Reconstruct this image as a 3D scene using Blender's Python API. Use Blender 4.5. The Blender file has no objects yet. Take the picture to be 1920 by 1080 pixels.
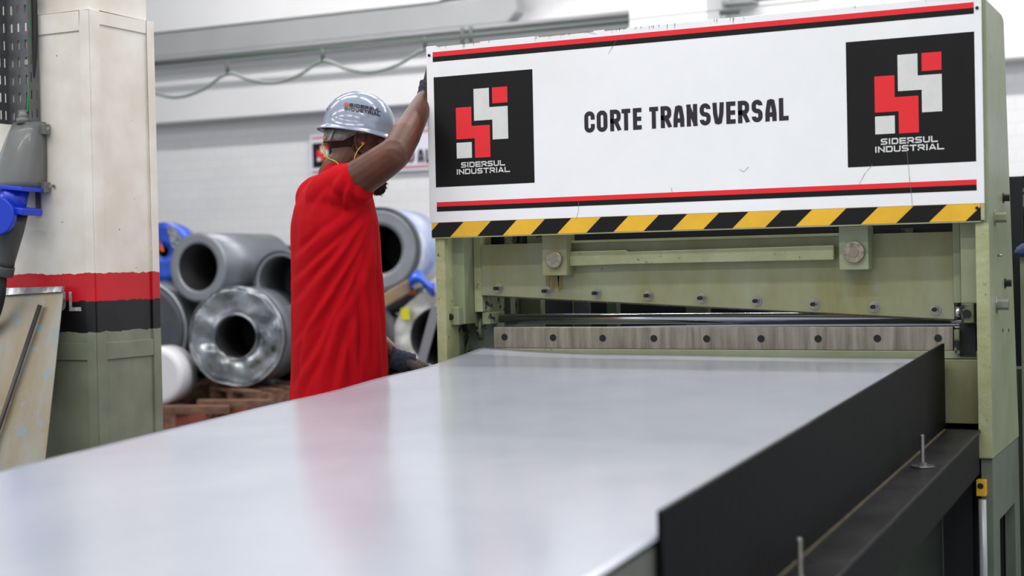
import bpy, bmesh, math, random
from mathutils import Vector, Matrix, noise
random.seed(7)
SC = bpy.context.scene
COL = SC.collection
V = Vector

# ------------------------------------------------------------------ camera
FPX = 2796.0
def _norm(v): return v / v.length
_X = _norm(V((5750, -78, -2796.0)))
_Y = V((1359, -68, 2796.0)); _Y = _norm(_Y - _X * _Y.dot(_X))
_Z = _X.cross(_Y)
if _Z.y > 0: _Z = -_Z
RIGHT = V((_X[0], _Y[0], _Z[0])); DOWN = V((_X[1], _Y[1], _Z[1])); FWD = V((_X[2], _Y[2], _Z[2]))
CAM = V((2.519, -4.559, 1.22))
cd = bpy.data.cameras.new('camera'); cam = bpy.data.objects.new('camera', cd); COL.objects.link(cam)
cd.sensor_width = 36; cd.lens = FPX / 1920 * 36; cd.clip_start = 0.05; cd.clip_end = 100
R3 = Matrix((RIGHT, -DOWN, -FWD)).transposed()
cam.matrix_world = Matrix.Translation(CAM) @ R3.to_4x4()
cd.dof.use_dof = True; cd.dof.focus_distance = 5.05; cd.dof.aperture_fstop = 2.5
SC.camera = cam

def ray(px, py): return RIGHT * ((px - 960) / FPX) + DOWN * ((py - 540) / FPX) + FWD
def at(px, py, x=None, y=None, z=None):
    """the world point seen at (px, py) of the 1920x1080 photograph, on a plane x=, y= or z="""
    r = ray(px, py)
    t = (y - CAM.y) / r.y if y is not None else (x - CAM.x) / r.x if x is not None else (z - CAM.z) / r.z
    return CAM + r * t
def dp(px, py, D): return CAM + ray(px, py) * D
def proj(p):
    d = V(p) - CAM; c = d.dot(FWD)
    return 960 + d.dot(RIGHT) / c * FPX, 540 + d.dot(DOWN) / c * FPX

# ------------------------------------------------------------------ light
w = bpy.data.worlds.new('world'); SC.world = w; w.use_nodes = True
w.node_tree.nodes['Background'].inputs[0].default_value = (0.86, 0.92, 1.0, 1)
w.node_tree.nodes['Background'].inputs[1].default_value = 0.62
SC.view_settings.view_transform = 'Standard'; SC.view_settings.look = 'None'
SC.view_settings.gamma = 1; SC.view_settings.exposure = -0.03
try: SC.view_settings.use_curve_mapping = False
except Exception: pass
def area(name, loc, rot, sx, sy, power, col=(1, 0.98, 0.95)):
    l = bpy.data.lights.new(name, 'AREA'); l.shape = 'RECTANGLE'; l.size = sx; l.size_y = sy; l.energy = power; l.color = col
    o = bpy.data.objects.new(name, l); COL.objects.link(o); o.location = loc; o.rotation_euler = rot
    return o
LAMPS = [(x, y) for y in (-6.0, -3.4, 1.2, 5.3) for x in (-5.2, -2.2, 0.8, 3.8)]
for i, (x, y) in enumerate(LAMPS):
    area('strip_light_glow', (x, y, 5.86), (0, 0, 0), 2.3, 0.22, 64 if y < 5 else 118)
# side fill lamps added to brighten the hall; no windows stand there
area('side_fill', (6.8, -1.5, 4.4), (0, math.radians(62), 0), 2.2, 8.0, 75, (0.85, 0.93, 1.0))
area('side_fill_left', (-9.4, -3.5, 4.2), (0, math.radians(-62), 0), 2.2, 8.0, 130, (0.9, 0.95, 1.0))

# ------------------------------------------------------------------ materials
def srgb(r, g, b):
    f = lambda c: (c / 255 / 12.92) if c / 255 <= 0.04045 else ((c / 255 + 0.055) / 1.055) ** 2.4
    return (f(r), f(g), f(b), 1)
MATS = {}
def mat(name, col, rough=0.5, metal=0.0, var=0.0, vscale=6.0, var_col=None, bump=0.0, bscale=60.0, stretch=None,
        chips=None, chip_amt=0.0, chip_scale=14.0, coat=0.0, emit=0.0, sheen=0.0, spec=None, rvar=0.0):
    if name in MATS: return MATS[name]
    m = bpy.data.materials.new(name); m.use_nodes = True; nt = m.node_tree; N = nt.nodes; L = nt.links
    b = N['Principled BSDF']; b.inputs['Roughness'].default_value = rough; b.inputs['Metallic'].default_value = metal
    if coat: b.inputs['Coat Weight'].default_value = coat; b.inputs['Coat Roughness'].default_value = 0.08
    if sheen: b.inputs['Sheen Weight'].default_value = sheen
    if spec is not None: b.inputs['Specular IOR Level'].default_value = spec
    if emit: b.inputs['Emission Color'].default_value = col; b.inputs['Emission Strength'].default_value = emit
    b.inputs['Base Color'].default_value = col
    tc = N.new('ShaderNodeTexCoord'); vec = tc.outputs['Object']
    if stretch:
        mp = N.new('ShaderNodeMapping'); mp.inputs['Scale'].default_value = stretch; L.new(vec, mp.inputs[0]); svec = mp.outputs[0]
    else: svec = vec
    last = None
    if var:
        n = N.new('ShaderNodeTexNoise'); n.inputs['Scale'].default_value = vscale; n.inputs['Detail'].default_value = 6
        n.inputs['Roughness'].default_value = 0.62; L.new(svec, n.inputs['Vector'])
        r = N.new('ShaderNodeValToRGB'); r.color_ramp.elements[0].position = 0.36; r.color_ramp.elements[1].position = 0.66
        c2 = var_col if var_col else tuple(c * (1 - var) for c in col[:3]) + (1,)
        r.color_ramp.elements[0].color = c2; r.color_ramp.elements[1].color = col
        L.new(n.outputs[0], r.inputs[0]); last = r.outputs[0]
        if rvar:
            mr = N.new('ShaderNodeMapRange'); mr.inputs[1].default_value = 0.3; mr.inputs[2].default_value = 0.7
            mr.inputs[3].default_value = max(0.02, rough - rvar); mr.inputs[4].default_value = rough + rvar
            L.new(n.outputs[0], mr.inputs[0]); L.new(mr.outputs[0], b.inputs['Roughness'])
    if chips:
        n2 = N.new('ShaderNodeTexNoise'); n2.inputs['Scale'].default_value = chip_scale; n2.inputs['Detail'].default_value = 9
        n2.inputs['Roughness'].default_value = 0.7; L.new(vec, n2.inputs['Vector'])
        r2 = N.new('ShaderNodeValToRGB'); p = 0.72 - chip_amt * 0.2
        r2.color_ramp.elements[0].position = p; r2.color_ramp.elements[1].position = p + 0.03
        L.new(n2.outputs[0], r2.inputs[0])
        mx = N.new('ShaderNodeMixRGB'); L.new(r2.outputs[0], mx.inputs[0]); mx.inputs[2].default_value = chips
        if last: L.new(last, mx.inputs[1])
        else: mx.inputs[1].default_value = col
        last = mx.outputs[0]
    if last: L.new(last, b.inputs['Base Color'])
    if bump:
        n3 = N.new('ShaderNodeTexNoise'); n3.inputs['Scale'].default_value = bscale; n3.inputs['Detail'].default_value = 4
        L.new(svec, n3.inputs['Vector'])
        bp = N.new('ShaderNodeBump'); bp.inputs['Strength'].default_value = bump; bp.inputs['Distance'].default_value = 0.01
        L.new(n3.outputs[0], bp.inputs['Height']); L.new(bp.outputs[0], b.inputs['Normal'])
    MATS[name] = m
    return m

RUST = srgb(74, 52, 36); SOOT = srgb(38, 36, 34)
GREEN = mat('green_paint', srgb(150, 157, 130), 0.42, 0, 0.22, 3.5, srgb(134, 139, 108), 0.12, 25, chips=SOOT, chip_amt=0.30, chip_scale=22)  # green darkened to hold some of the front board's shade
GREEN_BEAM = mat('oily_shaded_green_paint', srgb(144, 148, 120), 0.36, 0, 0.3, 2.6, srgb(128, 124, 78), 0.12, 18, stretch=(2.2, 1, 0.8), chips=SOOT, chip_amt=0.22, chip_scale=30)  # oil patches, plus the front board's shade put into the base tone
GREEN_EDGE = mat('worn_green_edge', srgb(178, 182, 142), 0.5, 0, 0.2, 8, srgb(160, 162, 116), 0.3, 40, chips=RUST, chip_amt=0.42, chip_scale=26)
GREEN_DIRTY = mat('greasy_green_paint', srgb(134, 142, 110), 0.45, 0, 0.5, 7, srgb(70, 74, 54), 0.2, 30, chips=srgb(20, 20, 20), chip_amt=0.88, chip_scale=16)
GREEN_DARK = mat('dark_green_grey_paint', srgb(108, 116, 104), 0.5, 0, 0.25, 4, None, 0.15, 30, chips=SOOT, chip_amt=0.1)
BLACK_STEEL = mat('black_steel', srgb(9, 9, 11), 0.5, 0.0, 0.35, 3, None, 0.1, 50, spec=0.12)
BLACK_FLANGE = mat('black_steel_flange', srgb(24, 24, 28), 0.4, 0.05, 0.4, 4, None, 0.15, 60, rvar=0.1)
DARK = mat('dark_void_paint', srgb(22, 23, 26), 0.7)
BLADE = mat('ground_blade_steel', srgb(168, 160, 146), 0.42, 0.55, 0.4, 5, srgb(120, 112, 98), 0.1, 30, stretch=(6, 1, 0.6), chips=SOOT, chip_amt=0.1, chip_scale=18)
SHEET = mat('bright_sheet_steel', srgb(178, 182, 193), 0.185, 0.05, 0.05, 1.5, srgb(169, 174, 187), 0, rvar=0.03)
CHROME = mat('polished_bar', srgb(200, 200, 206), 0.2, 1.0)
ZINC = mat('zinc_bolt', srgb(176, 174, 168), 0.32, 0.9, 0.3, 40)
BOLT_DARK = mat('black_oxide_bolt', srgb(46, 42, 42), 0.4, 0.6)
PIN = mat('pin_face', srgb(176, 168, 152), 0.45, 0.6, 0.35, 40, srgb(120, 108, 92))
WHITE = mat('white_sign_paint', srgb(249, 249, 251), 0.4, 0, 0.05, 2.5, srgb(243, 243, 243), 0, chips=srgb(200, 196, 186), chip_amt=0.1, chip_scale=7)
LBLACK = mat('black_vinyl', srgb(19, 17, 17), 0.4, 0, 0.25, 5, None, 0.05, 20, spec=0.3)
LRED = mat('red_vinyl', srgb(236, 38, 46), 0.35)
LWHITE = mat('white_vinyl', srgb(226, 226, 222), 0.35, 0, 0.08, 20)
YELLOW = mat('yellow_vinyl', srgb(246, 190, 48), 0.35, 0, 0.15, 9, None, chips=SOOT, chip_amt=0.02, chip_scale=30)
LTEXT = mat('black_lettering', srgb(40, 32, 42), 0.35)
RUSTY = mat('rust_run', srgb(134, 108, 52), 0.4, 0, 0.3, 30, srgb(120, 112, 62))
CREAM = srgb(232, 228, 218)

# ------------------------------------------------------------------ mesh helpers
class MB:
    def __init__(s): s.bm = bmesh.new(); s.mi = 0
    def _f(s, vs, smooth=False):
        try:
            f = s.bm.faces.new(vs); f.material_index = s.mi; f.smooth = smooth; return f
        except ValueError: return None
    def poly(s, pts): return s._f([s.bm.verts.new(p) for p in pts])
    def hexa(s, a, b):
        """a, b: two lists of n matching points, closed prism between them"""
        n = len(a); va = [s.bm.verts.new(p) for p in a]; vb = [s.bm.verts.new(p) for p in b]
        s._f(va[::-1]); s._f(vb)
        for i in range(n): s._f([va[i], va[(i + 1) % n], vb[(i + 1) % n], vb[i]])
        return s
    def box(s, x0, x1, y0, y1, z0, z1):
        return s.hexa([(x0, y0, z0), (x1, y0, z0), (x1, y1, z0), (x0, y1, z0)], [(x0, y0, z1), (x1, y0, z1), (x1, y1, z1), (x0, y1, z1)])
    def prism_y(s, pts, y0, y1):       # pts (x, z)
        return s.hexa([(p[0], y0, p[1]) for p in pts][::-1], [(p[0], y1, p[1]) for p in pts][::-1])
    def prism_x(s, pts, x0, x1):       # pts (y, z)
        return s.hexa([(x0, p[0], p[1]) for p in pts], [(x1, p[0], p[1]) for p in pts])
    def obox(s, c, ax, ay, az, hx, hy, hz):
        c = V(c); ax, ay, az = V(ax) * hx, V(ay) * hy, V(az) * hz
        return s.hexa([c - ax - ay - az, c + ax - ay - az, c + ax + ay - az, c - ax + ay - az], [c - ax - ay + az, c + ax - ay + az, c + ax + ay + az, c - ax + ay + az])
    def loft(s, rings, cap=True, smooth=True, closed=False):
        R = [[s.bm.verts.new(p) for p in r] for r in rings]; n = len(R[0])
        m = len(R)
        for i in range(m if closed else m - 1):
            A, B = R[i], R[(i + 1) % m]
            for k in range(n): s._f([A[k], A[(k + 1) % n], B[(k + 1) % n], B[k]], smooth)
        if cap and not closed: s._f(R[0][::-1]); s._f(R[-1])
        return s
    def tube(s, pts, r, n=10, cap=True, smooth=True, flat=None):
        pts = [V(p) for p in pts]; rs = r if isinstance(r, (list, tuple)) else [r] * len(pts)
        up = None; rings = []
        for i, p in enumerate(pts):
            d = (pts[min(i + 1, len(pts) - 1)] - pts[max(i - 1, 0)]).normalized()
            if up is None:
                up = V((0, 0, 1)) if abs(d.z) < 0.9 else V((1, 0, 0))
            u = (up - d * up.dot(d)).normalized(); v = d.cross(u); up = u
            k2 = flat if flat else 1.0
            rings.append([p + (u * math.cos(a) + v * math.sin(a) * k2) * rs[i] for a in [2 * math.pi * k / n for k in range(n)]])
        return s.loft(rings, cap, smooth)
    def cyl(s, p0, p1, r, n=24, r1=None): return s.tube([p0, p1], [r, r1 if r1 is not None else r], n)
    def capsule(s, pts, rs, n=16):
        """tapered limb with round ends"""
        pts = [V(p) for p in pts]; P = []; Rr = []
        d0 = (pts[0] - pts[1]).normalized(); d1 = (pts[-1] - pts[-2]).normalized()
        for a in (82, 60, 35): P.append(pts[0] + d0 * rs[0] * math.sin(math.radians(a))); Rr.append(rs[0] * math.cos(math.radians(a)))
        # smooth interpolation along the chain
        for i in range(len(pts) - 1):
            for k in range(4):
                t = k / 4
                a = pts[max(i - 1, 0)]; b = pts[i]; c = pts[i + 1]; d = pts[min(i + 2, len(pts) - 1)]
                P.append(0.5 * ((2 * b) + (c - a) * t + (2 * a - 5 * b + 4 * c - d) * t * t + (-a + 3 * b - 3 * c + d) * t ** 3))
                Rr.append(rs[i] * (1 - t) + rs[i + 1] * t)
        P.append(pts[-1]); Rr.append(rs[-1])
        for a in (35, 60, 82): P.append(pts[-1] + d1 * rs[-1] * math.sin(math.radians(a))); Rr.append(rs[-1] * math.cos(math.radians(a)))
        return s.tube(P, Rr, n)
    def ell(s, c, r, M=None, nu=20, nv=14):
        c = V(c); rings = []
        for j in range(1, nv):
            th = math.pi * j / nv; ring = []
            for k in range(nu):
                a = 2 * math.pi * k / nu
                p = V((r[0] * math.sin(th) * math.cos(a), r[1] * math.sin(th) * math.sin(a), -r[2] * math.cos(th)))
                ring.append(c + (M @ p if M else p))
            rings.append(ring)
        return s.loft(rings)
    def add(s, other_bm_fn): other_bm_fn(s); return s
    def build(s, name, mats, parent=None, bevel=0.0, smooth=False, seg=2):
        bmesh.ops.remove_doubles(s.bm, verts=s.bm.verts, dist=1e-6)
        bmesh.ops.recalc_face_normals(s.bm, faces=s.bm.faces)
        me = bpy.data.meshes.new(name); s.bm.to_mesh(me); s.bm.free()
        o = bpy.data.objects.new(name, me); COL.objects.link(o)
        for m in (mats if isinstance(mats, (list, tuple)) else [mats]): me.materials.append(m)
        if smooth:
            for p in me.polygons: p.use_smooth = True
        if bevel:
            b = o.modifiers.new('bevel', 'BEVEL'); b.width = bevel; b.segments = seg; b.limit_method = 'ANGLE'; b.angle_limit = math.radians(40)
        if parent: setpar(o, parent)
        return o
def setpar(o, p):
    o.parent = p
    q = p; M = Matrix.Identity(4)
    chain = []
    while q: chain.append(q); q = q.parent
    for q in reversed(chain): M = M @ Matrix.LocRotScale(q.location, q.rotation_euler, q.scale)
    # meshes are authored in world coordinates: shift them into the parent's frame
    o.data.transform(M.inverted()) if o.data else None
def tag(o, label=None, cat=None, group=None, kind=None):
    if label: o['label'] = label
    if cat: o['category'] = cat
    if group: o['group'] = group
    if kind: o['kind'] = kind
    return o
def empty(name, loc, label, cat, group=None, kind=None):
    o = bpy.data.objects.new(name, None); COL.objects.link(o); o.location = loc; o.empty_display_size = 0.1
    return tag(o, label, cat, group, kind)
def origin(o, p):
    """move a top-level mesh's origin to p"""
    p = V(p); o.data.transform(Matrix.Translation(-p)); o.location = p; return o
def remesh(o, voxel, smooth_it=6, fac=0.5):
    m = o.modifiers.new('r', 'REMESH'); m.mode = 'VOXEL'; m.voxel_size = voxel; m.use_smooth_shade = True
    if smooth_it:
        k = o.modifiers.new('s', 'SMOOTH'); k.iterations = smooth_it; k.factor = fac
    dg = bpy.context.evaluated_depsgraph_get(); dg.update()
    me = bpy.data.meshes.new_from_object(o.evaluated_get(dg)); old = o.data
    mats = list(old.materials)
    o.modifiers.clear(); o.data = me
    me.materials.clear()
    for x in mats: me.materials.append(x)
    for p in me.polygons: p.use_smooth = True; p.material_index = 0
    return o

# ------------------------------------------------------------------ lettering (own stroke alphabet)
def arc(cx, cy, rx, ry, a0, a1, n=6): return [(cx + rx * math.cos(math.radians(a0 + (a1 - a0) * i / n)), cy + ry * math.sin(math.radians(a0 + (a1 - a0) * i / n))) for i in range(n + 1)]
def glyph(ch, W, H, t, r, style):
    """stroke centre lines of a letter inside W x H"""
    x0, x1, y0, y1 = t / 2, W - t / 2, t / 2, H - t / 2; m = (y0 + y1) / 2; r = min(r, (x1 - x0) / 2, (y1 - y0) / 4 + 1e-9 if style == 'x' else 9)
    R = r
    if ch == 'I': return [[(W / 2, y0), (W / 2, y1)]]
    if ch == 'C': return [[(x1, m + H * 0.10)] + arc(x1 - R, y1 - R, R, R, 0, 90) + arc(x0 + R, y1 - R, R, R, 90, 180) + arc(x0 + R, y0 + R, R, R, 180, 270) + arc(x1 - R, y0 + R, R, R, 270, 360) + [(x1, m - H * 0.10)]]
    if ch == 'O': return [arc(x1 - R, y1 - R, R, R, 0, 90) + arc(x0 + R, y1 - R, R, R, 90, 180) + arc(x0 + R, y0 + R, R, R, 180, 270) + arc(x1 - R, y0 + R, R, R, 270, 360) + [(x1, y1 - R)]]
    if ch == 'U': return [[(x0, y1)] + arc(x0 + R, y0 + R, R, R, 180, 270) + arc(x1 - R, y0 + R, R, R, 270, 360) + [(x1, y1)]]
    if ch == 'D': return [[(x0, y0), (x0, y1)] + arc(x1 - R, y1 - R, R, R, 90, 0) + arc(x1 - R, y0 + R, R, R, 0, -90) + [(x0, y0)]]
    if ch == 'T': return [[(x0, y1), (x1, y1)], [(W / 2, y0), (W / 2, y1)]]
    if ch == 'E': return [[(x1, y1), (x0, y1), (x0, y0), (x1, y0)], [(x0, m), (x1 - W * 0.04, m)]]
    if ch == 'L': return [[(x0, y1), (x0, y0), (x1, y0)]]
    if ch == 'R':
        k = y0 + (y1 - y0) * (0.46 if style == 'c' else 0.42); q = min(R, (y1 - k) / 2)
        return [[(x0, y0), (x0, y1)] + arc(x1 - q, y1 - q, q, q, 90, 0) + arc(x1 - q, k + q, q, q, 0, -90) + [(x0, k)], [((x0 + x1) / 2, k), (x1, y0)]]
    if ch == 'N': return [[(x0, y0), (x0, y1)], [(x0, y1), (x1, y0)], [(x1, y0), (x1, y1)]]
    if ch == 'A':
        if style == 'c': return [[(x0, y0), (x0 + W * 0.03, m), (x0 + W * 0.16, y1 - H * 0.03), (W / 2, y1), (x1 - W * 0.16, y1 - H * 0.03), (x1 - W * 0.03, m), (x1, y0)], [(x0, y0 + H * 0.2), (x1, y0 + H * 0.2)]]
        return [[(x0, y0), (W / 2 - t * 0.25, y1)], [(W / 2 + t * 0.25, y1), (x1, y0)], [(x0 + W * 0.12, y0 + H * 0.18), (x1 - W * 0.12, y0 + H * 0.18)]]
    if ch == 'V': return [[(x0, y1), (x0 + W * 0.04, m), (x0 + W * 0.17, y0 + H * 0.03), (W / 2, y0), (x1 - W * 0.17, y0 + H * 0.03), (x1 - W * 0.04, m), (x1, y1)]]
    if ch == 'S':
        q = min(R, (m - y0) / 2)
        return [([(x1, y1 - q - 0.01 * H)] + arc(x1 - q, y1 - q, q, q, 0, 90) if style == 'c' else [(x1 + t / 2, y1)]) + arc(x0 + q, y1 - q, q, q, 90, 180) + arc(x0 + q, m + q, q, q, 180, 270) + arc(x1 - q, m - q, q, q, 90, 0) + arc(x1 - q, y0 + q, q, q, 0, -90) + (arc(x0 + q, y0 + q, q, q, 270, 180) + [(x0, y0 + q + 0.01 * H)] if style == 'c' else [(x0 - t / 2, y0)])]
    return []
def stroke_quads(pl, t, cap=True):
    P = [V((p[0], p[1])) for p in pl]
    Q = [P[0]]
    for p in P[1:]:
        if (p - Q[-1]).length > 1e-6: Q.append(p)
    closed = (Q[0] - Q[-1]).length < 1e-6
    if closed: Q = Q[:-1]
    n = len(Q)
    if not closed and cap:
        Q[0] = Q[0] + (Q[0] - Q[1]).normalized() * t / 2; Q[-1] = Q[-1] + (Q[-1] - Q[-2]).normalized() * t / 2
    Lp, Rp = [], []
    for i in range(n):
        a = Q[i - 1] if (i > 0 or closed) else None; c = Q[(i + 1) % n] if (i < n - 1 or closed) else None
        d1 = (Q[i] - a).normalized() if a is not None else None; d2 = (c - Q[i]).normalized() if c is not None else None
        if d1 is None: d1 = d2
        if d2 is None: d2 = d1
        n1 = V((-d1.y, d1.x)); n2 = V((-d2.y, d2.x)); mm = (n1 + n2)
        mm = mm.normalized() if mm.length > 1e-6 else n1
        k = t / 2 / max(0.35, mm.dot(n1))
        Lp.append(Q[i] + mm * k); Rp.append(Q[i] - mm * k)
    out = []
    for i in range(n if closed else n - 1):
        j = (i + 1) % n; out.append((Lp[i], Rp[i], Rp[j], Lp[j]))
    return out
LAYER = [0]
def text_quads(letters, x, y, H, t, r, style):
    """letters: (char, x offset, width)"""
    out = []
    for ch, ox, W in letters:
        for pl in glyph(ch, W, H, t, r, style):
            LAYER[0] = (LAYER[0] + 1) % 5
            for q in stroke_quads(pl, t, ch not in 'SC'):
                out.append([(x + ox + p.x, y + min(max(p.y, 0), H), LAYER[0] * 4e-5) for p in q])
    return out
def spread(s, total, gap=0.12, space=0.5, narrow='I'):
    ws = [0.3 if c == 'I' else (space if c == ' ' else 1.0) for c in s]
    tw = sum(ws) + gap * (len(s) - 1); k = total / tw; out = []; x = 0
    for c, w_ in zip(s, ws):
        if c != ' ': out.append((c, x * k, w_ * k))
        x += w_ + gap
    return out

# ================================================================== SETTING
def struct(o): o['kind'] = 'structure'; return o
FLOOR = mat('concrete_floor', srgb(120, 122, 124), 0.45, 0, 0.3, 1.2, None, 0.1, 8)
o = MB().box(-14, 8, -9, 8.3, -0.1, 0).build('floor', FLOOR); struct(o)
def wall_mat():
    m = bpy.data.materials.new('painted_block_wall'); m.use_nodes = True; N = m.node_tree.nodes; L = m.node_tree.links
    b = N['Principled BSDF']; b.inputs['Roughness'].default_value = 0.6
    tc = N.new('ShaderNodeTexCoord'); mp = N.new('ShaderNodeMapping'); L.new(tc.outputs['Object'], mp.inputs[0])
    mp.inputs['Rotation'].default_value = (math.radians(90), 0, 0)
    br = N.new('ShaderNodeTexBrick'); L.new(mp.outputs[0], br.inputs['Vector'])
    br.inputs['Scale'].default_value = 2.4; br.inputs['Mortar Size'].default_value = 0.012; br.inputs['Bias'].default_value = 0
    br.inputs['Color1'].default_value = srgb(236, 236, 238); br.inputs['Color2'].default_value = srgb(233, 233, 236); br.inputs['Mortar'].default_value = srgb(226, 227, 230)
    n = N.new('ShaderNodeTexNoise'); n.inputs['Scale'].default_value = 1.3; L.new(tc.outputs['Object'], n.inputs['Vector'])
    mx = N.new('ShaderNodeMixRGB'); mx.blend_type = 'MULTIPLY'; mx.inputs[0].default_value = 0.12
    L.new(br.outputs[0], mx.inputs[1]); L.new(n.outputs[0], mx.inputs[2]); L.new(mx.outputs[0], b.inputs['Base Color'])
    return m
WALL = wall_mat()
WALLP = mat('white_plaster', srgb(232, 232, 234), 0.6, 0, 0.06, 1.0)
BEAMG = mat('grey_beam_paint', srgb(168, 170, 172), 0.55, 0, 0.1, 1.5)
struct(MB().box(-14, 8, 8.0, 8.3, 0, 6.2).build('wall_back', WALL))
struct(MB().box(-14.2, -14, -9, 8.3, 0, 6.2).build('wall_left', WALLP))
struct(MB().box(-14, 8, 7.78, 8.0, 2.78, 3.43).build('trim_1', WALLP, bevel=0.01))          # deep band beam along the back wall
struct(MB().box(-14, 8, -9, 8.3, 6.1, 6.3).build('ceiling', WALLP))
# grey gutter beam, its lower edge sharp against the band, its far end rounded off
a0 = at(280, 115.5, y=7.62); a1 = at(800, 66, y=7.62)
zb = a0.z
bx1 = at(968, 0, y=7.62).x
def beam_profile(): return [(-11.5, zb), (bx1 - 0.30, zb), (bx1, zb + 0.17), (bx1 + 0.02, zb + 0.32), (-11.5, zb + 0.32)]
zt = at(297, 61, y=7.62).z
struct(MB().prism_y([(-11.5, zb), (bx1 + 2.2, zb), (bx1 + 2.2, zb + 0.03), (-11.5, zb + 0.03)], 7.60, 7.79).build('trim_2', BEAMG))
struct(MB().prism_y([(-11.5, zb + 0.03), (bx1 - 0.1, zb + 0.03), (bx1, zb + 0.12), (bx1, zt), (-11.5, zt)], 7.62, 7.79).build('trim_3', BEAMG, bevel=0.02))
# bright plaster soffit above the beam
struct(MB().prism_y([(-11.5, zt), (bx1 - 0.8, zt), (bx1 + 0.1, zt + 0.25), (bx1 + 0.1, 6.1), (-11.5, 6.1)], 7.60, 7.79).build('trim_4', WALLP))
# white column of the back wall and louvred window beside it
c0 = at(1180, 30, y=7.2); c1 = at(1325, 30, y=7.2)
struct(MB().box(c0.x, c1.x, 7.2, 8.0, 0, 6.1).build('trim_5', WALLP))
l0 = at(1327, 22, y=7.9); l1 = at(1480, 5, y=7.9)
wn = empty('window_1', (0, 0, 0), 'dark louvred window high on the back wall above the white sign', None); wn['kind'] = 'structure'
mb = MB(); mb.box(l0.x, l1.x + 0.6, 7.9, 7.98, l0.z + 0.02, l0.z + 0.9); mb.build('window_frame', mat('louvre_dark', srgb(24, 28, 32), 0.5), wn)
mb = MB()
for k in range(8): mb.box(l0.x + 0.03, l1.x + 0.57, 7.82, 7.92, l0.z + 0.06 + k * 0.11, l0.z + 0.12 + k * 0.11)
mb.build('louvre_slats', mat('louvre_grey', srgb(150, 154, 160), 0.5), wn)

# ------------------------------------------------------------------ lamps over the hall
FIX = mat('lamp_housing', srgb(235, 235, 235), 0.4); TUBE = mat('lit_tube', (1, 0.98, 0.95, 1), 0.4, emit=6.0)
hs = MB(); hs.box(-1.2, 1.2, -0.13, 0.13, 5.95, 6.02).box(-0.8, -0.78, -0.01, 0.01, 6.02, 6.09).box(0.78, 0.8, -0.01, 0.01, 6.02, 6.09)
first = None
for i, (x, y) in enumerate(LAMPS):
    if i == 0:
        L0 = empty('strip_lamp', (0, 0, 0), 'white ceiling strip lamp hanging over the hall', 'lamp', 'ceiling strip lamps')
        h_ = hs.build('lamp_housing', FIX, L0); t_ = MB(); t_.cyl((-1.15, -0.06, 5.92), (1.15, -0.06, 5.92), 0.013, 10).cyl((-1.15, 0.06, 5.92), (1.15, 0.06, 5.92), 0.013, 10)
        t_ = t_.build('lamp_tube', TUBE, L0); L0.location = (x, y, 0)
    else:
        c = L0.copy(); COL.objects.link(c); c.location = (x, y, 0)
        for ch in (h_, t_):
            d = ch.copy(); COL.objects.link(d); d.parent = c

# ------------------------------------------------------------------ steel clad pillar
def pillar_mat():
    m = bpy.data.materials.new('banded_pillar_paint'); m.use_nodes = True; N = m.node_tree.nodes; L = m.node_tree.links
    b = N['Principled BSDF']; b.inputs['Roughness'].default_value = 0.38
    tc = N.new('ShaderNodeTexCoord'); sx = N.new('ShaderNodeSeparateXYZ'); L.new(tc.outputs['Object'], sx.inputs[0])
    n = N.new('ShaderNodeTexNoise'); n.inputs['Scale'].default_value = 26; n.inputs['Detail'].default_value = 5; L.new(tc.outputs['Object'], n.inputs['Vector'])
    def math_(op, a, bb):
        k = N.new('ShaderNodeMath'); k.operation = op
        for i, q in enumerate((a, bb)):
            if isinstance(q, (int, float)): k.inputs[i].default_value = q
            else: L.new(q, k.inputs[i])
        return k.outputs[0]
    z = math_('ADD', sx.outputs['Z'], math_('MULTIPLY', math_('SUBTRACT', n.outputs[0], 0.5), 0.022))
    n2 = N.new('ShaderNodeTexNoise'); n2.inputs['Scale'].default_value = 5; n2.inputs['Detail'].default_value = 7; L.new(tc.outputs['Object'], n2.inputs['Vector'])
    def two(c1, c2, p0=0.38, p1=0.62):
        r = N.new('ShaderNodeValToRGB'); r.color_ramp.elements[0].position = p0; r.color_ramp.elements[1].position = p1
        r.color_ramp.elements[0].color = c1; r.color_ramp.elements[1].color = c2; L.new(n2.outputs[0], r.inputs[0]); return r.outputs[0]
    cream = two(srgb(222, 215, 203), srgb(236, 232, 224)); red = two(srgb(190, 14, 30), srgb(206, 18, 36)); blk = two(srgb(14, 13, 16), srgb(20, 19, 23)); gg = two(srgb(118, 124, 106), srgb(136, 142, 122))
    def mix(f, a, bb):
        k = N.new('ShaderNodeMixRGB'); L.new(f, k.inputs[0]); L.new(a, k.inputs[1]); L.new(bb, k.inputs[2]); return k.outputs[0]
    c = mix(math_('GREATER_THAN', z, 1.009), gg, blk); c = mix(math_('GREATER_THAN', z, 1.125), c, red); c = mix(math_('GREATER_THAN', z, 1.228), c, cream)
    n3 = N.new('ShaderNodeTexNoise'); n3.inputs['Scale'].default_value = 34; n3.inputs['Detail'].default_value = 8; L.new(tc.outputs['Object'], n3.inputs['Vector'])
    chip = math_('GREATER_THAN', n3.outputs[0], 0.735)
    cc = N.new('ShaderNodeMixRGB'); L.new(chip, cc.inputs[0]); L.new(c, cc.inputs[1]); cc.inputs[2].default_value = srgb(110, 98, 88)
    L.new(cc.outputs[0], b.inputs['Base Color'])
    bp = N.new('ShaderNodeBump'); bp.inputs['Strength'].default_value = 0.12; bp.inputs['Distance'].default_value = 0.01; L.new(n2.outputs[0], bp.inputs['Height']); L.new(bp.outputs[0], b.inputs['Normal'])
    return m
PM = pillar_mat()
PX, PY, PB = -1.264, -0.282, 0.078      # near right corner of the pillar, and its back
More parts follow.
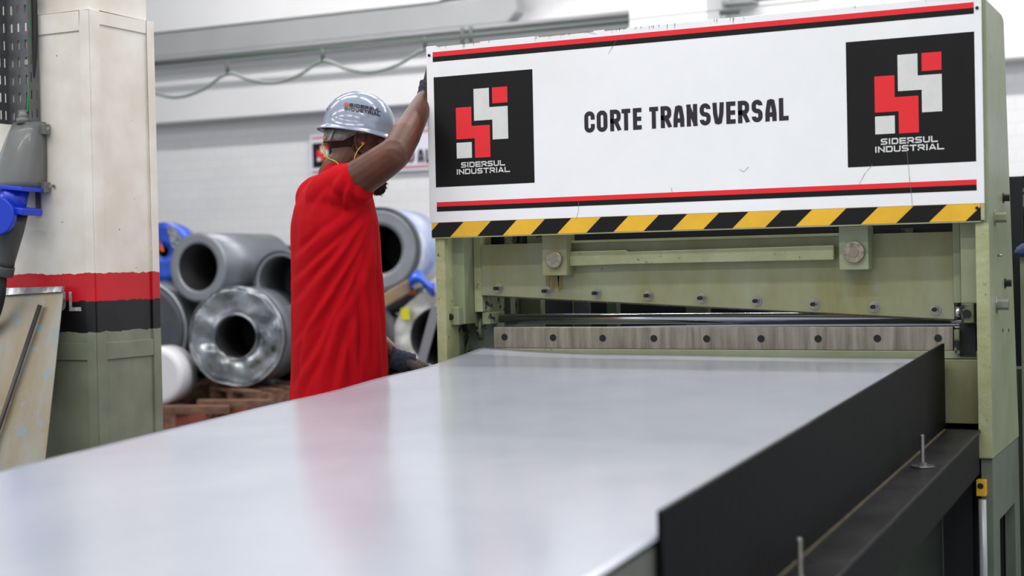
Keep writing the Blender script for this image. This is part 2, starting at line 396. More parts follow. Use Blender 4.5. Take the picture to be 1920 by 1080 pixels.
pl = empty('pillar', (-1.5, -0.1, 0), 'cream steel clad pillar with red and black bands and grey green base', 'pillar', None, 'structure')
MB().box(-1.95, PX - 0.006, PY + 0.006, PB - 0.006, 0, 2.196).build('pillar_core', PM, pl)
MB().box(-1.93, PX - 0.02, PY + 0.02, PB - 0.02, 2.196, 6.1).build('pillar_shaft', PM, pl)
mb = MB()
def strap_front(x0, x1, z0, z1): mb.box(x0, x1, PY, PY + 0.008, z0, z1)
def strap_side(y0, y1, z0, z1): mb.box(PX - 0.008, PX, y0, y1, z0, z1)
strap_front(PX - 0.052, PX - 0.008, 0, 2.2); strap_front(-1.95, -1.90, 0, 2.2)
strap_front(-1.9, PX - 0.052, 2.125, 2.2); strap_front(-1.9, PX - 0.052, 0.905, 0.968); strap_front(-1.9, PX - 0.052, 0, 0.1)
strap_side(PY, PY + 0.05, 0, 2.2); strap_side(PB - 0.046, PB, 0, 2.2)
strap_side(PY + 0.05, PB - 0.046, 2.15, 2.2); strap_side(PY + 0.05, PB - 0.046, 0.905, 0.968); strap_side(PY + 0.05, PB - 0.046, 0, 0.1)
mb.build('pillar_straps', PM, pl, bevel=0.0015)
q = text_quads(spread('SIDERSUL', 0.54, 0.28), -1.884, 1.088, 0.072, 0.014, 0.018, 'c')
mb = MB()
for qq in q: mb.poly([(p[0], PY + 0.0045 - p[2], p[1]) for p in qq])
mb.build('stencil_lettering', mat('stencil_paint', srgb(205, 200, 200), 0.5, 0, 0.5, 60), pl)

# cable tray on the pillar's front face
TRAY = mat('galvanised_tray', srgb(118, 120, 122), 0.42, 0.6, 0.3, 5, None, 0.1, 50)
ty = PY - 0.001
tr = empty('cable_tray', (-1.58, ty, 1.8), 'slotted galvanised cable tray running up the pillar above the socket box', 'cable tray')
x0 = at(10, 100, y=ty).x; x1 = at(34, 100, y=ty).x; x2 = at(60, 100, y=ty - 0.0).x; x3 = at(84, 120, y=ty - 0.05).x
ztb = at(50, 231, y=ty).z; ztop = 2.6
def slotted(mb, o_, u, L_, H_, cols, pitch, sl, sw, n_, th):
    """plate with real slots: grid strips; u = width dir, up = z, n_ normal"""
    o_ = V(o_); u = V(u); n_ = V(n_); up = V((0, 0, 1))
    xs = [0]
    for c in cols: xs += [c - sw / 2, c + sw / 2]
    xs.append(L_)
    rows = int(H_ / pitch)
    def slab(a, b, c, d):
        mb.hexa([o_ + u * a + up * c, o_ + u * b + up * c, o_ + u * b + up * d, o_ + u * a + up * d], [o_ + u * a + up * c + n_ * th, o_ + u * b + up * c + n_ * th, o_ + u * b + up * d + n_ * th, o_ + u * a + up * d + n_ * th])
    for i in range(0, len(xs) - 1, 2): slab(xs[i], xs[i + 1], 0, H_)
    for i in range(1, len(xs) - 1, 2):
        z = 0
        for r_ in range(rows + 1):
            z1 = min(r_ * pitch + (pitch - sl) / 2 + 0.0, H_); slab(xs[i], xs[i + 1], z, z1); z = z1 + sl
            if z > H_: break
        if z < H_: slab(xs[i], xs[i + 1], z, H_)
wdt = 0.155
mb = MB()
bx = at(14, 100, y=ty).x
slotted(mb, (bx + 0.0, ty, ztb), (1, 0, 0), wdt, ztop - ztb, [0.025, 0.058, 0.095, 0.128], 0.066, 0.034, 0.010, (0, -1, 0), 0.0016)
mb.build('tray_back', TRAY, tr)
mb = MB(); slotted(mb, (bx + wdt, ty - 0.0016, ztb), (0, -1, 0), 0.055, ztop - ztb, [0.015, 0.04], 0.066, 0.034, 0.006, (1, 0, 0), 0.0016); mb.build('tray_side', TRAY, tr)
mb = MB(); slotted(mb, (bx, ty - 0.0016, ztb), (0, -1, 0), 0.055, ztop - ztb, [0.015, 0.04], 0.066, 0.034, 0.006, (1, 0, 0), 0.0016); mb.build('tray_side', TRAY, tr)
bz = at(54, 117, y=ty).z; bxx = at(54, 117, y=ty).x
MB().cyl((bxx, ty - 0.001, bz), (bxx, ty - 0.012, bz), 0.012, 6).build('tray_bolt', ZINC, tr)
# cables in the tray
KC = mat('black_cable', srgb(26, 27, 29), 0.5); GC = mat('green_wire', srgb(20, 150, 70), 0.4); YC = mat('yellow_cord', srgb(226, 186, 60), 0.5)
def curve_pts(P, n=8):
    P = [V(p) for p in P]; out = []
    for i in range(len(P) - 1):
        a = P[max(i - 1, 0)]; b = P[i]; c = P[i + 1]; d = P[min(i + 2, len(P) - 1)]
        for k in range(n):
            t = k / n
            out.append(0.5 * ((2 * b) + (c - a) * t + (2 * a - 5 * b + 4 * c - d) * t * t + (-a + 3 * b - 3 * c + d) * t ** 3))
    out.append(P[-1]); return out
sb = at(48, 212, y=ty - 0.04)
tag(origin(MB().tube(curve_pts([(sb.x, ty - 0.03, sb.z - 0.01), (sb.x + 0.02, ty - 0.03, sb.z + 0.10), (sb.x + 0.035, ty - 0.02, sb.z + 0.3), (sb.x + 0.03, ty - 0.02, 2.6)]), 0.012, 12).build('power_cable', KC), sb), 'thick black cable dropping down the tray into the grey socket box', 'cable')
tag(origin(MB().tube(curve_pts([(sb.x + 0.015, ty - 0.045, sb.z + 0.0), (sb.x + 0.022, ty - 0.042, sb.z + 0.10), (sb.x + 0.03, ty - 0.04, sb.z + 0.25), (sb.x + 0.028, ty - 0.04, 2.6)]), 0.004, 8).build('earth_wire', GC), sb), 'thin green earth wire seen through the slots of the tray', 'wire')

# grey and blue industrial socket on the pillar
GREYP = mat('grey_plastic', srgb(112, 114, 112), 0.35, 0, 0.15, 8, None, coat=0.2); BLUEP = mat('blue_plastic', srgb(20, 60, 200), 0.32, coat=0.2); DGREY = mat('dark_grey_rubber', srgb(78, 80, 80), 0.45, 0, 0.2, 9)
so = empty('wall_socket', (-1.55, PY, 1.6), 'large grey socket box with blue flap bolted to the cream pillar', 'power socket')
def sp(px, py, d=0.0): return at(px, py, y=PY - d)
def quad_ring(l, r_, py, d0, d1):
    a = sp(l, py, 0); b = sp(r_, py, 0)
    return [(a.x, PY - d0, a.z), (b.x, PY - d0, b.z), (b.x, PY - d1, b.z), (a.x, PY - d1, a.z)]
mb = MB(); rings = []
for l, r_, py, dd in ((37, 86, 233, 0.055), (33, 87, 250, 0.075), (20, 88, 300, 0.10), (2, 88, 345, 0.125), (-2, 88, 358, 0.13)):
    a = sp(l, py); b = sp(r_, py); cx_ = (a.x + b.x) / 2; hw = (b.x - a.x) / 2
    ring = []
    for (u, v) in [(math.copysign(abs(math.cos(q_)) ** 0.55, -math.cos(q_)), math.sin(q_) ** 0.6 if 0 < math.sin(q_) else 0.0) for q_ in [math.pi * k / 22 for k in range(23)]]:
        ring.append((cx_ + u * hw, PY - v * dd, a.z))
    rings.append(ring)
mb.loft(rings, True, True); mb.build('socket_housing', GREYP, so)
mb = MB()
for px, py in ((90, 243), (91, 352)):
    mb = MB(); c = sp(px, py); mb.box(c.x - 0.02, c.x + 0.012, PY - 0.03, PY, c.z - 0.02, c.z + 0.02); mb.build('mounting_lug', GREYP, so, bevel=0.003)
for px, py in ((91, 241), (92, 350), (101, 349)):
    c = sp(px, py, 0.03 if px < 100 else 0.0); MB().cyl((c.x, c.y + 0.002, c.z), (c.x, c.y - 0.004, c.z), 0.006, 10).build('lug_screw', ZINC, so)
c = sp(47, 213, 0.035)
MB().cyl((c.x, c.y, c.z - 0.035), (c.x, c.y, c.z + 0.012), 0.026, 8).cyl((c.x, c.y, c.z - 0.04), (c.x, c.y, c.z - 0.015), 0.032, 20).build('cable_gland', GREYP, so)
# blue collar, slanting downwards
c = sp(28, 352, 0.07); d = sp(22, 398, 0.10)
mb = MB(); mb.obox((c.x, c.y - 0.0, c.z), (1, 0, -0.12), (0, 1, 0), (0, 0, 1), 0.10, 0.066, 0.008); mb.build('blue_rim', BLUEP, so, bevel=0.003)
MB().cyl((c.x, c.y, c.z), (d.x, d.y, d.z), 0.054, 28, 0.047).build('blue_barrel', BLUEP, so)
e = sp(36, 398, 0.10)
MB().obox((e.x + 0.012, e.y, e.z + 0.005), (0.95, 0, -0.12), (0, 1, 0), (0.12, 0, 0.95), 0.058, 0.052, 0.014).build('blue_collar', BLUEP, so, bevel=0.005)
fl = sp(-2, 405, 0.16)
MB().cyl((fl.x, fl.y, fl.z), (fl.x + 0.01, fl.y - 0.03, fl.z), 0.072, 36).build('socket_flap', BLUEP, so, bevel=0.004)
a = sp(70, 362); b = sp(74, 405)
MB().box(b.x - 0.014, b.x + 0.01, PY - 0.004, PY - 0.0, b.z, a.z + 0.02).build('mounting_strip', TRAY, so)
# plug hanging below
p0 = sp(26, 400, 0.10); p1 = sp(8, 498, 0.10); p2 = sp(4, 516, 0.10); p3 = sp(-12, 600, 0.10); p4 = sp(-110, 800, 0.06)
pg = empty('plug_connector', p1, 'dark grey cable plug pushed up into the blue socket', 'plug')
MB().tube([p0, p0 + (p1 - p0) * 0.3, p0 + (p1 - p0) * 0.9, p1], [0.050, 0.048, 0.036, 0.036], 24).build('plug_body', DGREY, pg)
MB().cyl(p1, p2, 0.040, 24).build('plug_nut', DGREY, pg, bevel=0.003)
MB().tube(curve_pts([p2, p3, p4, sp(-170, 1300, 0.03)]), 0.018, 14).build('plug_cable', KC, pg)

# leaning galvanised plate and rod at the pillar's foot
LEAN = mat('stained_galvanised_plate', srgb(160, 159, 150), 0.4, 0.35, 0.5, 4, srgb(150, 130, 96), 0.15, 30, stretch=(1, 1, 0.35), chips=srgb(140, 152, 156), chip_amt=0.75, chip_scale=14)
tl = at(12, 540, y=PY - 0.03); trr = at(120, 537, y=PY - 0.03)
bl = at(-62, 880, y=PY - 0.22); br_ = at(84, 866, y=PY - 0.22)
def ext(a, b, z): t = (z - a.z) / (b.z - a.z); return a + (b - a) * t
bl = ext(tl, bl, 0.004); br_ = ext(trr, br_, 0.004)
nn = V((0, 0.003, 0.0005))
o = MB().hexa([tl, trr, br_, bl], [tl + nn, trr + nn, br_ + nn, bl + nn]).build('leaning_plate', LEAN); origin(o, (bl + br_) / 2)
lip = MB(); un = (bl - tl).normalized()
lip.hexa([tl - V((0, 0.004, 0)), trr - V((0, 0.004, 0)), trr + un * 0.02 - V((0, 0.010, 0)), tl + un * 0.028 - V((0, 0.012, 0))], [tl + V((0, 0.002, 0)), trr + V((0, 0.002, 0)), trr + un * 0.02 - V((0, 0.0005, 0)), tl + un * 0.028 - V((0, 0.0005, 0))])
lip.build('bent_lip', mat('bright_lip', srgb(205, 208, 210), 0.3, 0.8, 0.3, 14, None, 0.6, 18), o)
tag(o, 'stained galvanised plate leaning against the pillar at far left', 'metal plate')
r0 = at(75, 572, y=PY - 0.065); r1 = at(0, 795, y=PY - 0.19); r1 = ext(r0, r1, 0.006)
o = MB().tube([r0, r1], 0.0085, 12).build('steel_rod', mat('rod_steel', srgb(70, 66, 68), 0.45, 0.5)); origin(o, r1)
tag(o, 'thin dark steel rod leaning on the stained plate', 'rod')

# ================================================================== SHEARING MACHINE
M_ = empty('shearing_machine', (0.93, 0.3, 0), 'pale green guillotine shearing machine with a large white front board', 'machine')
XL0, XL1, XR0, XR1 = 0.002, 0.040, 1.824, 1.864
YF = 0.012
# side frames
def frame_side(x0, x1, name, m):
    return MB().prism_x([(YF, 0.622), (0.600, 0.622), (0.43, 1.70), (0.39, 1.968), (0.35, 1.980), (YF, 1.980)], x0, x1).build(name, m, M_, bevel=0.003)
fL = frame_side(XL0, XL1, 'side_frame', GREEN_EDGE); fR = frame_side(XR0, XR1, 'side_frame', GREEN)
for x0, x1 in ((XL0 + 0.002, XL1 - 0.002), (XR0 + 0.004, XR1 - 0.002)):
    o = MB(); o.prism_x([(YF + 0.01, 0.0), (0.15, 0.0), (0.15, 0.42), (0.50, 0.42), (0.50, 0.0), (0.62, 0.0), (0.60, 0.62), (YF + 0.01, 0.62)], x0, x1)
    o.build('frame_foot', GREEN_DARK, M_, bevel=0.002)
# worn bare front edges of the frame plates
for x0, x1 in ((XL0, XL1), (XR0, XR1)):
    MB().box(x0 + 0.001, x1 - 0.001, YF - 0.0015, YF + 0.003, 0.626, 1.32).build('frame_edge', GREEN_EDGE, M_)
# bolts on the outer right cheek
XB = XR1
def hexbolt(p, d, r, L_, name, m, par, washer=True, wm=None):
    p = V(p); d = V(d)
    b = MB()
    if washer: b.cyl(p, p + d * 0.003, r * 1.5, 20)
    b.tube([p + d * 0.002, p + d * L_], r, 6, smooth=False)
    return b.build(name, m, par)
for px, py, m, r, L_ in ((1885, 371, BOLT_DARK, 0.011, 0.02), (1869, 408, GREEN, 0.016, 0.035), (1888, 531, BOLT_DARK, 0.011, 0.02), (1873, 571, ZINC, 0.017, 0.035)):
    p = at(px - 4, py, x=XB); 
    hexbolt(p, (1, 0, 0), r, L_, 'cheek_bolt', m, M_)
p = at(1871, 479, x=XB); MB().cyl(p, p + V((0.012, 0, 0)), 0.0035, 8).build('grease_nipple', ZINC, M_)
for px, py in ((1880, 619), (1891, 619)):
    p = at(px, py, x=XB); MB().cyl(p - V((0.002, 0, 0)), p + V((0.0015, 0, 0)), 0.006, 12).build('screw_hole', BOLT_DARK, M_)
# left inner guide rail, its clamp block
def zx(px, py, y): p = at(px, py, y=y); return p.x, p.z
def pbox(name, m, l, r_, t, b, y0, y1, bevel=0.002, par=M_):
    """box whose front face at y0 spans pixels l..r_, t..b"""
    xa = at(l, (t + b) / 2, y=y0).x; xb = at(r_, (t + b) / 2, y=y0).x
    za = at((l + r_) / 2, b, y=y0).z; zc = at((l + r_) / 2, t, y=y0).z
    return MB().box(xa, xb, y0, y1, za, zc).build(name, m, par, bevel=bevel)
g1 = at(848, 500, y=0.07).x; g2 = at(870, 500, y=0.07).x
zg = at(860, 608, y=0.07).z
MB().box(g1, g2, 0.07, 0.16, zg, 1.93).build('guide_rail', GREEN, M_, bevel=0.003)
MB().box(XL1, g1 + 0.01, 0.10, 0.62, 0.6, 1.93).build('rail_web', GREEN_DIRTY, M_)
o = pbox('clamp_block', GREEN, 837, 860, 575, 610, 0.045, 0.09, 0.004)
c = at(845.5, 594, y=0.045); MB().cyl((c.x, 0.047, c.z), (c.x, 0.033, c.z), 0.011, 20).build('socket_screw', BOLT_DARK, M_)
s1 = at(888, 500, y=0.14).x; s2 = at(903, 500, y=0.14).x; zs = at(893, 585, y=0.14).z
MB().box(s1, s2, 0.14, 0.22, zs, 1.93).build('guide_strip', GREEN_EDGE, M_, bevel=0.002)
MB().box(g2 + 0.004, s1 - 0.002, 0.15, 0.22, zs - 0.05, 1.9).build('rail_web', GREEN_DIRTY, M_)
# right guide
h1 = at(1801, 500, y=0.06).x
zr = at(1812, 569, y=0.06).z
MB().box(h1, XR0 + 0.001, 0.06, 0.2, zr, 1.9).build('guide_rail', GREEN, M_, bevel=0.003)
h0 = at(1787, 500, y=0.12).x
MB().box(h0, at(1801, 500, y=0.12).x, 0.12, 0.2, zr, 1.9).build('guide_strip', GREEN, M_, bevel=0.002)
o = pbox('clamp_block', GREEN_DIRTY, 1802, 1826, 569, 606, 0.04, 0.12, 0.003)
c = at(1813, 588, y=0.04); MB().cyl((c.x, 0.042, c.z), (c.x, 0.03, c.z), 0.012, 20).build('socket_screw', BOLT_DARK, M_)
a = at(1791, 585, y=0.10); b = at(1802, 585, y=0.10)
MB().cyl((a.x, 0.115, a.z), (b.x, 0.115, b.z), 0.016, 24).build('guide_roller', CHROME, M_)
pbox('recess_shade', DARK, 1799, 1829, 606, 668, 0.09, 0.2, 0.0)  # dark plate stands in for the shade of the recess here
pbox('stop_block', GREEN_DIRTY, 1789, 1799, 618, 664, 0.07, 0.2, 0.002)
# moving blade beam
YB = 0.13
P = [at(903, 554, y=YB), at(1790, 599.5, y=YB), at(1786, 436, y=YB), at(904, 458, y=YB)]
zt_b = (P[2].z + P[3].z) / 2
BE = MB().prism_y([(P[0].x, P[0].z), (P[1].x, P[1].z), (P[1].x, zt_b), (P[0].x, zt_b)], YB, YB + 0.05).build('blade_beam', GREEN_BEAM, M_, bevel=0.003)
# grimy lower lip of the beam
MB().prism_y([(P[0].x, P[0].z - 0.004), (P[1].x, P[1].z - 0.004), (P[1].x, P[1].z + 0.002), (P[0].x, P[0].z + 0.002)], YB + 0.004, YB + 0.05).build('beam_lip', mat('grimy_lip', srgb(84, 70, 44), 0.5, 0, 0.5, 40, srgb(30, 28, 24)), BE)
# oil runs under the left pin block
mb = MB(); rr = random.Random(3)
for px in (1024, 1028, 1031, 1036, 1040, 1045, 1049, 1054):
    t0 = at(px, 517, y=YB - 0.0008); L_ = rr.uniform(0.03, 0.075); w_ = rr.choice((0.0015, 0.002, 0.0035, 0.007))
    mb.prism_y([(t0.x - w_, t0.z), (t0.x + w_, t0.z), (t0.x + w_ * 0.6, t0.z - L_), (t0.x - w_ * 0.6, t0.z - L_)], YB - 0.0008, YB + 0.001)
mb.build('oil_stain', RUSTY, BE)
for px, py in ((932, 541), (1022, 546), (1116, 550), (1213, 554.5), (1313, 559), (1416, 564.5), (1524, 570.5), (1636, 575.5), (1751, 580.5)):
    p = at(px + 3.5, py - 0.5, y=YB)
    b = MB(); b.cyl(p, p - V((0, 0.003, 0)), 0.0165, 24); b.mi = 0
    b.tube([p, p - V((0, 0.014, 0))], 0.0115, 6, smooth=False)
    b.mi = 1; b.cyl(p - V((0, 0.012, 0)), p - V((0, 0.034, 0)), 0.0066, 12)
    b.build('beam_bolt', [ZINC, BOLT_DARK], BE)
# ledge under the dark slot, top flange of the beam
MB().box(P[0].x + 0.02, P[1].x - 0.02, YB + 0.05, YB + 0.12, zt_b - 0.03, zt_b - 0.004).build('beam_flange', GREEN_DARK, BE)
fa = at(1066, 452, y=YB - 0.02); fb = at(1573, 439, y=YB - 0.02)
MB().box(fa.x, fb.x, YB - 0.022, YB + 0.002, (fa.z + fb.z) / 2 - 0.006, (fa.z + fb.z) / 2 + 0.002).build('beam_flange', GREEN_EDGE, BE, bevel=0.001)
# pin blocks
for l, r_, t, b, cx_, cy_, rp, mm in ((1016, 1062, 440, 517, 1037, 487, 0.0285, GREEN_BEAM), (1573, 1628, 425, 506, 1600, 473, 0.033, GREEN)):
    y0 = 0.065
    pb = pbox('pin_block', mm, l, r_, t, b, y0, YB + 0.01, 0.003)
    p = at(cx_ + 1, cy_, y=y0 - 0.012); MB().cyl((p.x, y0 - 0.014, p.z), (p.x, y0 + 0.01, p.z), rp, 36).build('pivot_pin', PIN, pb, bevel=0.003)
    b_ = MB().cyl((p.x, y0 - 0.016, p.z), (p.x, y0 - 0.013, p.z), rp * 0.45, 24).build('pin_centre', mat('pin_dimple', srgb(140, 130, 116), 0.5, 0.6), pb)
# link bar between the pins
yb = 0.095
pts = [at(1063, 472, y=yb), at(1173, 469, y=yb), at(1175, 472, y=yb), at(1563, 460, y=yb), at(1563, 487, y=yb), at(1440, 489.5, y=yb), at(1175, 495, y=yb), at(1066, 499, y=yb)]
MB().prism_y([(p.x, p.z) for p in pts][::-1], yb, YB + 0.002).build('link_bar', GREEN_EDGE, M_, bevel=0.003)
# pieces in the slot above the beam
ztop_s = 1.36
for l, r_ in ((945, 960), (988, 1015), (1690, 1712)):
    pbox('spacer_block', GREEN_DIRTY, l, r_, 428, 462, 0.17, 0.26, 0.002)
MB().box(XL1 + 0.002, XR0 - 0.002, 0.30, 0.33, 1.26, 1.94).build('slot_backdrop', mat('shadowed_blue_grey', srgb(52, 56, 66), 0.5), M_)  # dark sheet stands in for the shadowed open space behind the slot
# lower bed with ledges
YBL = 0.10
bl0 = at(926, 633, y=YBL); bl1 = at(1787, 635, y=YBL)
zb1 = at(1350, 613.5, y=YBL).z; zb0 = at(1350, 655, y=YBL).z
BL = MB().box(bl0.x, bl1.x, YBL, YBL + 0.035, zb0, zb1).build('lower_blade', BLADE, M_, bevel=0.0015)
for px, py in ((946, 632), (1037, 633), (1130, 634), (1226, 634.5), (1325, 635), (1427, 635), (1534, 635), (1645, 634.5), (1759, 634)):
    p = at(px, py, y=YBL); b = MB(); b.cyl((p.x, YBL - 0.0022, p.z), (p.x, YBL + 0.002, p.z), 0.0115, 24); b.mi = 1
    b.cyl((p.x, YBL - 0.003, p.z), (p.x, YBL + 0.001, p.z), 0.0045, 6); b.build('blade_screw', [BOLT_DARK, DARK], BL)
le0 = at(922, 655.5, y=YBL - 0.006)
MB().box(XL1 + 0.13, XR0, YBL - 0.004, 0.5, zb0 - 0.024, zb0 - 0.001).build('bed_ledge', GREEN, M_, bevel=0.002)
MB().box(XL1 + 0.13, XR0, YBL - 0.012, 0.5, zb0 - 0.22, zb0 - 0.026).build('bed_beam', GREEN_BEAM, M_, bevel=0.002)
MB().box(XL1, bl0.x - 0.004, YBL + 0.09, 0.5, zb0 - 0.2, zg).build('bed_end', GREEN_DARK, M_)
MB().box(XL1, 1.70, 0.09, 0.12, 0.0, zb0 - 0.22).build('apron_plate', GREEN_DARK, M_)
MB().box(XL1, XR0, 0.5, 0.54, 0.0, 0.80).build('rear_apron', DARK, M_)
MB().box(bl0.x + 0.01, bl1.x + 0.02, YBL + 0.035, 0.42, zb0 - 0.01, zb1 - 0.012).build('bed_top', GREEN_DARK, M_)
# hold-down bar and its end bracket
yr = 0.215
ra = at(918, 598.5, y=yr); rb = at(1786, 597, y=yr)
MB().cyl((ra.x + 0.03, yr, ra.z), (rb.x, yr, ra.z), 0.0185, 32).build('hold_down_bar', CHROME, M_)
MB().cyl((ra.x - 0.005, yr, ra.z), (ra.x + 0.04, yr, ra.z), 0.021, 32).build('bar_sleeve', DARK, M_)
MB().cyl((ra.x - 0.012, yr, ra.z - 0.004), (ra.x - 0.002, yr, ra.z - 0.004), 0.040, 32).cyl((ra.x - 0.03, yr, ra.z - 0.03), (ra.x - 0.011, yr, ra.z - 0.03), 0.050, 32).build('bearing_disc', GREEN_DIRTY, M_, bevel=0.002)
pbox('bearing_block', GREEN_DIRTY, 904, 919, 586, 608, 0.13, 0.24, 0.002)
pbox('bearing_bracket', GREEN_DIRTY, 901, 918, 556, 586, 0.16, 0.24, 0.002)
# members seen through the cutting gap
for l, r_, m in ((955, 977, DARK), (980, 1018, GREEN), (1078, 1080.5, GREEN_EDGE), (1082, 1104, mat('blue_grey_post', srgb(96, 104, 116), 0.5)), (1142, 1160, GREEN_DARK), (1290, 1330, GREEN_DARK), (1480, 1510, GREEN_DARK)):
    pa = at(l, 590, y=0.62); pb_ = at(r_, 590, y=0.62)
    MB().box(pa.x, pb_.x, 0.60, 0.64, 0.5, 1.25).build('rear_post', m, M_)
MB().box(0.06, 1.80, 0.78, 0.80, 0.0, 1.24).build('shadow_backdrop', mat('backdrop_shade', srgb(30, 34, 46), 0.6), M_)  # dark panel added as backdrop for the shadowed gap between the blades
pa = at(932, 575, y=0.4)
MB().box(XL1 + 0.07, at(950, 570, y=0.4).x, 0.38, 0.42, 0.9, 1.22).build('inner_cheek', GREEN_DARK, M_)
c = at(934, 575, y=0.37); MB().cyl((c.x, 0.38, c.z), (c.x, 0.345, c.z - 0.005), 0.008, 10).build('inner_bolt', BOLT_DARK, M_)
# foot details at lower right
a = at(1835, 935, y=-0.012); b = at(1847, 935, y=-0.012)
MB().tube([((a.x + b.x) / 2, -0.002, 0.02), ((a.x + b.x) / 2, -0.002, at(1840, 936, y=0).z)], 0.0115, 16).build('edge_tube', mat('light_grey_tube', srgb(178, 178, 178), 0.35, 0.3), M_)
mb = MB(); p = at(1840, 915, y=-0.004); mb.box(p.x - 0.014, p.x + 0.013, -0.008, 0.022, p.z - 0.024, p.z + 0.024); mb.mi = 1; mb.cyl((p.x - 0.002, -0.0095, p.z + 0.006), (p.x - 0.002, -0.004, p.z + 0.006), 0.009, 18)
mb.build('yellow_bracket', [YELLOW, DARK], M_, bevel=0.0015)

# ---- white front board with stripes, emblems and words
BO = MB().box(-0.012, 1.853, 0.0, YF - 0.0005, 1.378, 1.992).build('front_board', WHITE, M_, bevel=0.0015)
MB().box(-0.012, 1.853, YF + 0.001, 0.05, 1.982, 1.992).build('board_return', WHITE, BO)
def decal(name, m, polys, y=-0.0007, th=0.0005, par=BO):
    b = MB()
    for i, p in enumerate(polys):
        if isinstance(p, tuple) and isinstance(p[0], int): b.mi = p[0]; p = p[1]
        b.prism_y([(q[0], q[1]) for q in p], y, y + th)
    return b.build(name, m, par)
def rect(x0, x1, z0, z1): return [(x0, z0), (x1, z0), (x1, z1), (x0, z1)]
decal('board_stripe', [LRED, LBLACK], [(0, rect(0.014, 1.832, 1.954, 1.9705)), (1, rect(0.014, 1.832, 1.9365, 1.954))])
decal('board_stripe', [LRED, LBLACK], [(0, rect(0.018, 1.832, 1.4335, 1.449)), (1, rect(0.018, 1.832, 1.4165, 1.4335))])
def emblem(ox, oz):
    b = MB(); S = lambda L_: [(ox + u, oz + v) for u, v in L_]
    b.mi = 0; b.prism_y(S([(0, 0), (0.379, 0), (0.379, 0.382), (0, 0.382)]), -0.0006, -0.0001)
    y0, y1 = -0.0011, -0.0005
    b.mi = 1
    b.prism_y(S([(0.155, 0.222), (0.225, 0.222), (0.225, 0.154), (0.284, 0.154), (0.284, 0.265), (0.214, 0.265), (0.214, 0.331), (0.155, 0.331)]), y0, y1)
    b.prism_y(S([(0.085, 0.096), (0.144, 0.096), (0.144, 0.150), (0.085, 0.150)]), y0, y1)
    b.mi = 2
    b.prism_y(S([(0.226, 0.277), (0.284, 0.277), (0.284, 0.331), (0.226, 0.331)]), y0, y1)
    b.prism_y(S([(0.085, 0.162), (0.156, 0.162), (0.156, 0.095), (0.215, 0.095), (0.215, 0.205), (0.145, 0.205), (0.145, 0.271), (0.085, 0.271)]), y0, y1)
    b.mi = 1
    for word, x_, z_, w_ in (('SIDERSUL', 0.101, 0.0635, 0.169), ('INDUSTRIAL', 0.083, 0.0405, 0.205)):
        for q_ in text_quads(spread(word, w_, 0.16), ox + x_, oz + z_, 0.0185, 0.0040, 0.0040, 'x'): b.poly([(p[0], y0 - p[2], p[1]) for p in q_])
    return b.build('emblem_panel', [LBLACK, LWHITE, LRED], BO)
emblem(0.016, 1.501); emblem(1.453, 1.502)
# words
words = [('C', 222, 300), ('O', 315, 395), ('R', 415, 495), ('T', 502, 568), ('E', 587, 652), ('T', 710, 777), ('R', 795, 875), ('A', 890, 972), ('N', 990, 1070), ('S', 1088, 1170), ('V', 1185, 1270), ('E', 1287, 1357), ('R', 1375, 1460), ('S', 1478, 1560), ('A', 1580, 1665), ('L', 1683, 1755)]
b = MB()
for ch, l, r_ in words:
    xa = at(1040 + l / 4, 215, y=0).x; xb = at(1040 + r_ / 4, 215, y=0).x
    for q_ in text_quads([(ch, 0, xb - xa)], xa, 1.6575, 0.0705, 0.0142, 0.0135, 'c'): b.poly([(p[0], -0.0007 - p[2], p[1]) for p in q_])
b.build('board_lettering', LTEXT, BO)
# hazard strip
HZ0, HZ1 = 1.3275, 1.3775
b = MB(); b.box(-0.004, 1.842, -0.001, YF, HZ0, HZ1); b.mi = 1
per = (1.7992 - 0.1750) / 8
for k in range(-1, 9):
    xa = 0.1750 + per * k; xb = xa + per * 0.475; sl = 0.053
    pts = [(xa, HZ0), (xb, HZ0), (xb + sl, HZ1), (xa + sl, HZ1)]
    # clip at both ends of the strip
    def clip(poly, lim, side):
        out = []
        for i in range(len(poly)):
            a, c = poly[i], poly[(i + 1) % len(poly)]; ia = (a[0] - lim) * side >= 0; ic = (c[0] - lim) * side >= 0
            if ia: out.append(a)
            if ia != ic: t = (lim - a[0]) / (c[0] - a[0]); out.append((lim, a[1] + (c[1] - a[1]) * t))
        return out
    pts = clip(clip(pts, -0.004, 1), 1.842, -1)
    if len(pts) > 2: b.prism_y(pts, -0.0016, -0.0009)
b.build('hazard_strip', [YELLOW, LBLACK], BO)
MB().box(1.843, 1.853, -0.0008, YF, HZ0 + 0.002, 1.378).box(-0.004, 1.842, 0.0, YF + 0.02, HZ0 - 0.004, HZ0 - 0.0005).build('strip_rail', GREEN_EDGE, BO)
for px, py in ((805, 104), (1832, 15), (817, 429), (1832, 390)):
    p = at(px, py, y=0); MB().cyl((p.x, -0.004, p.z), (p.x, 0.001, p.z), 0.0048, 14).build('board_rivet', BOLT_DARK, BO)
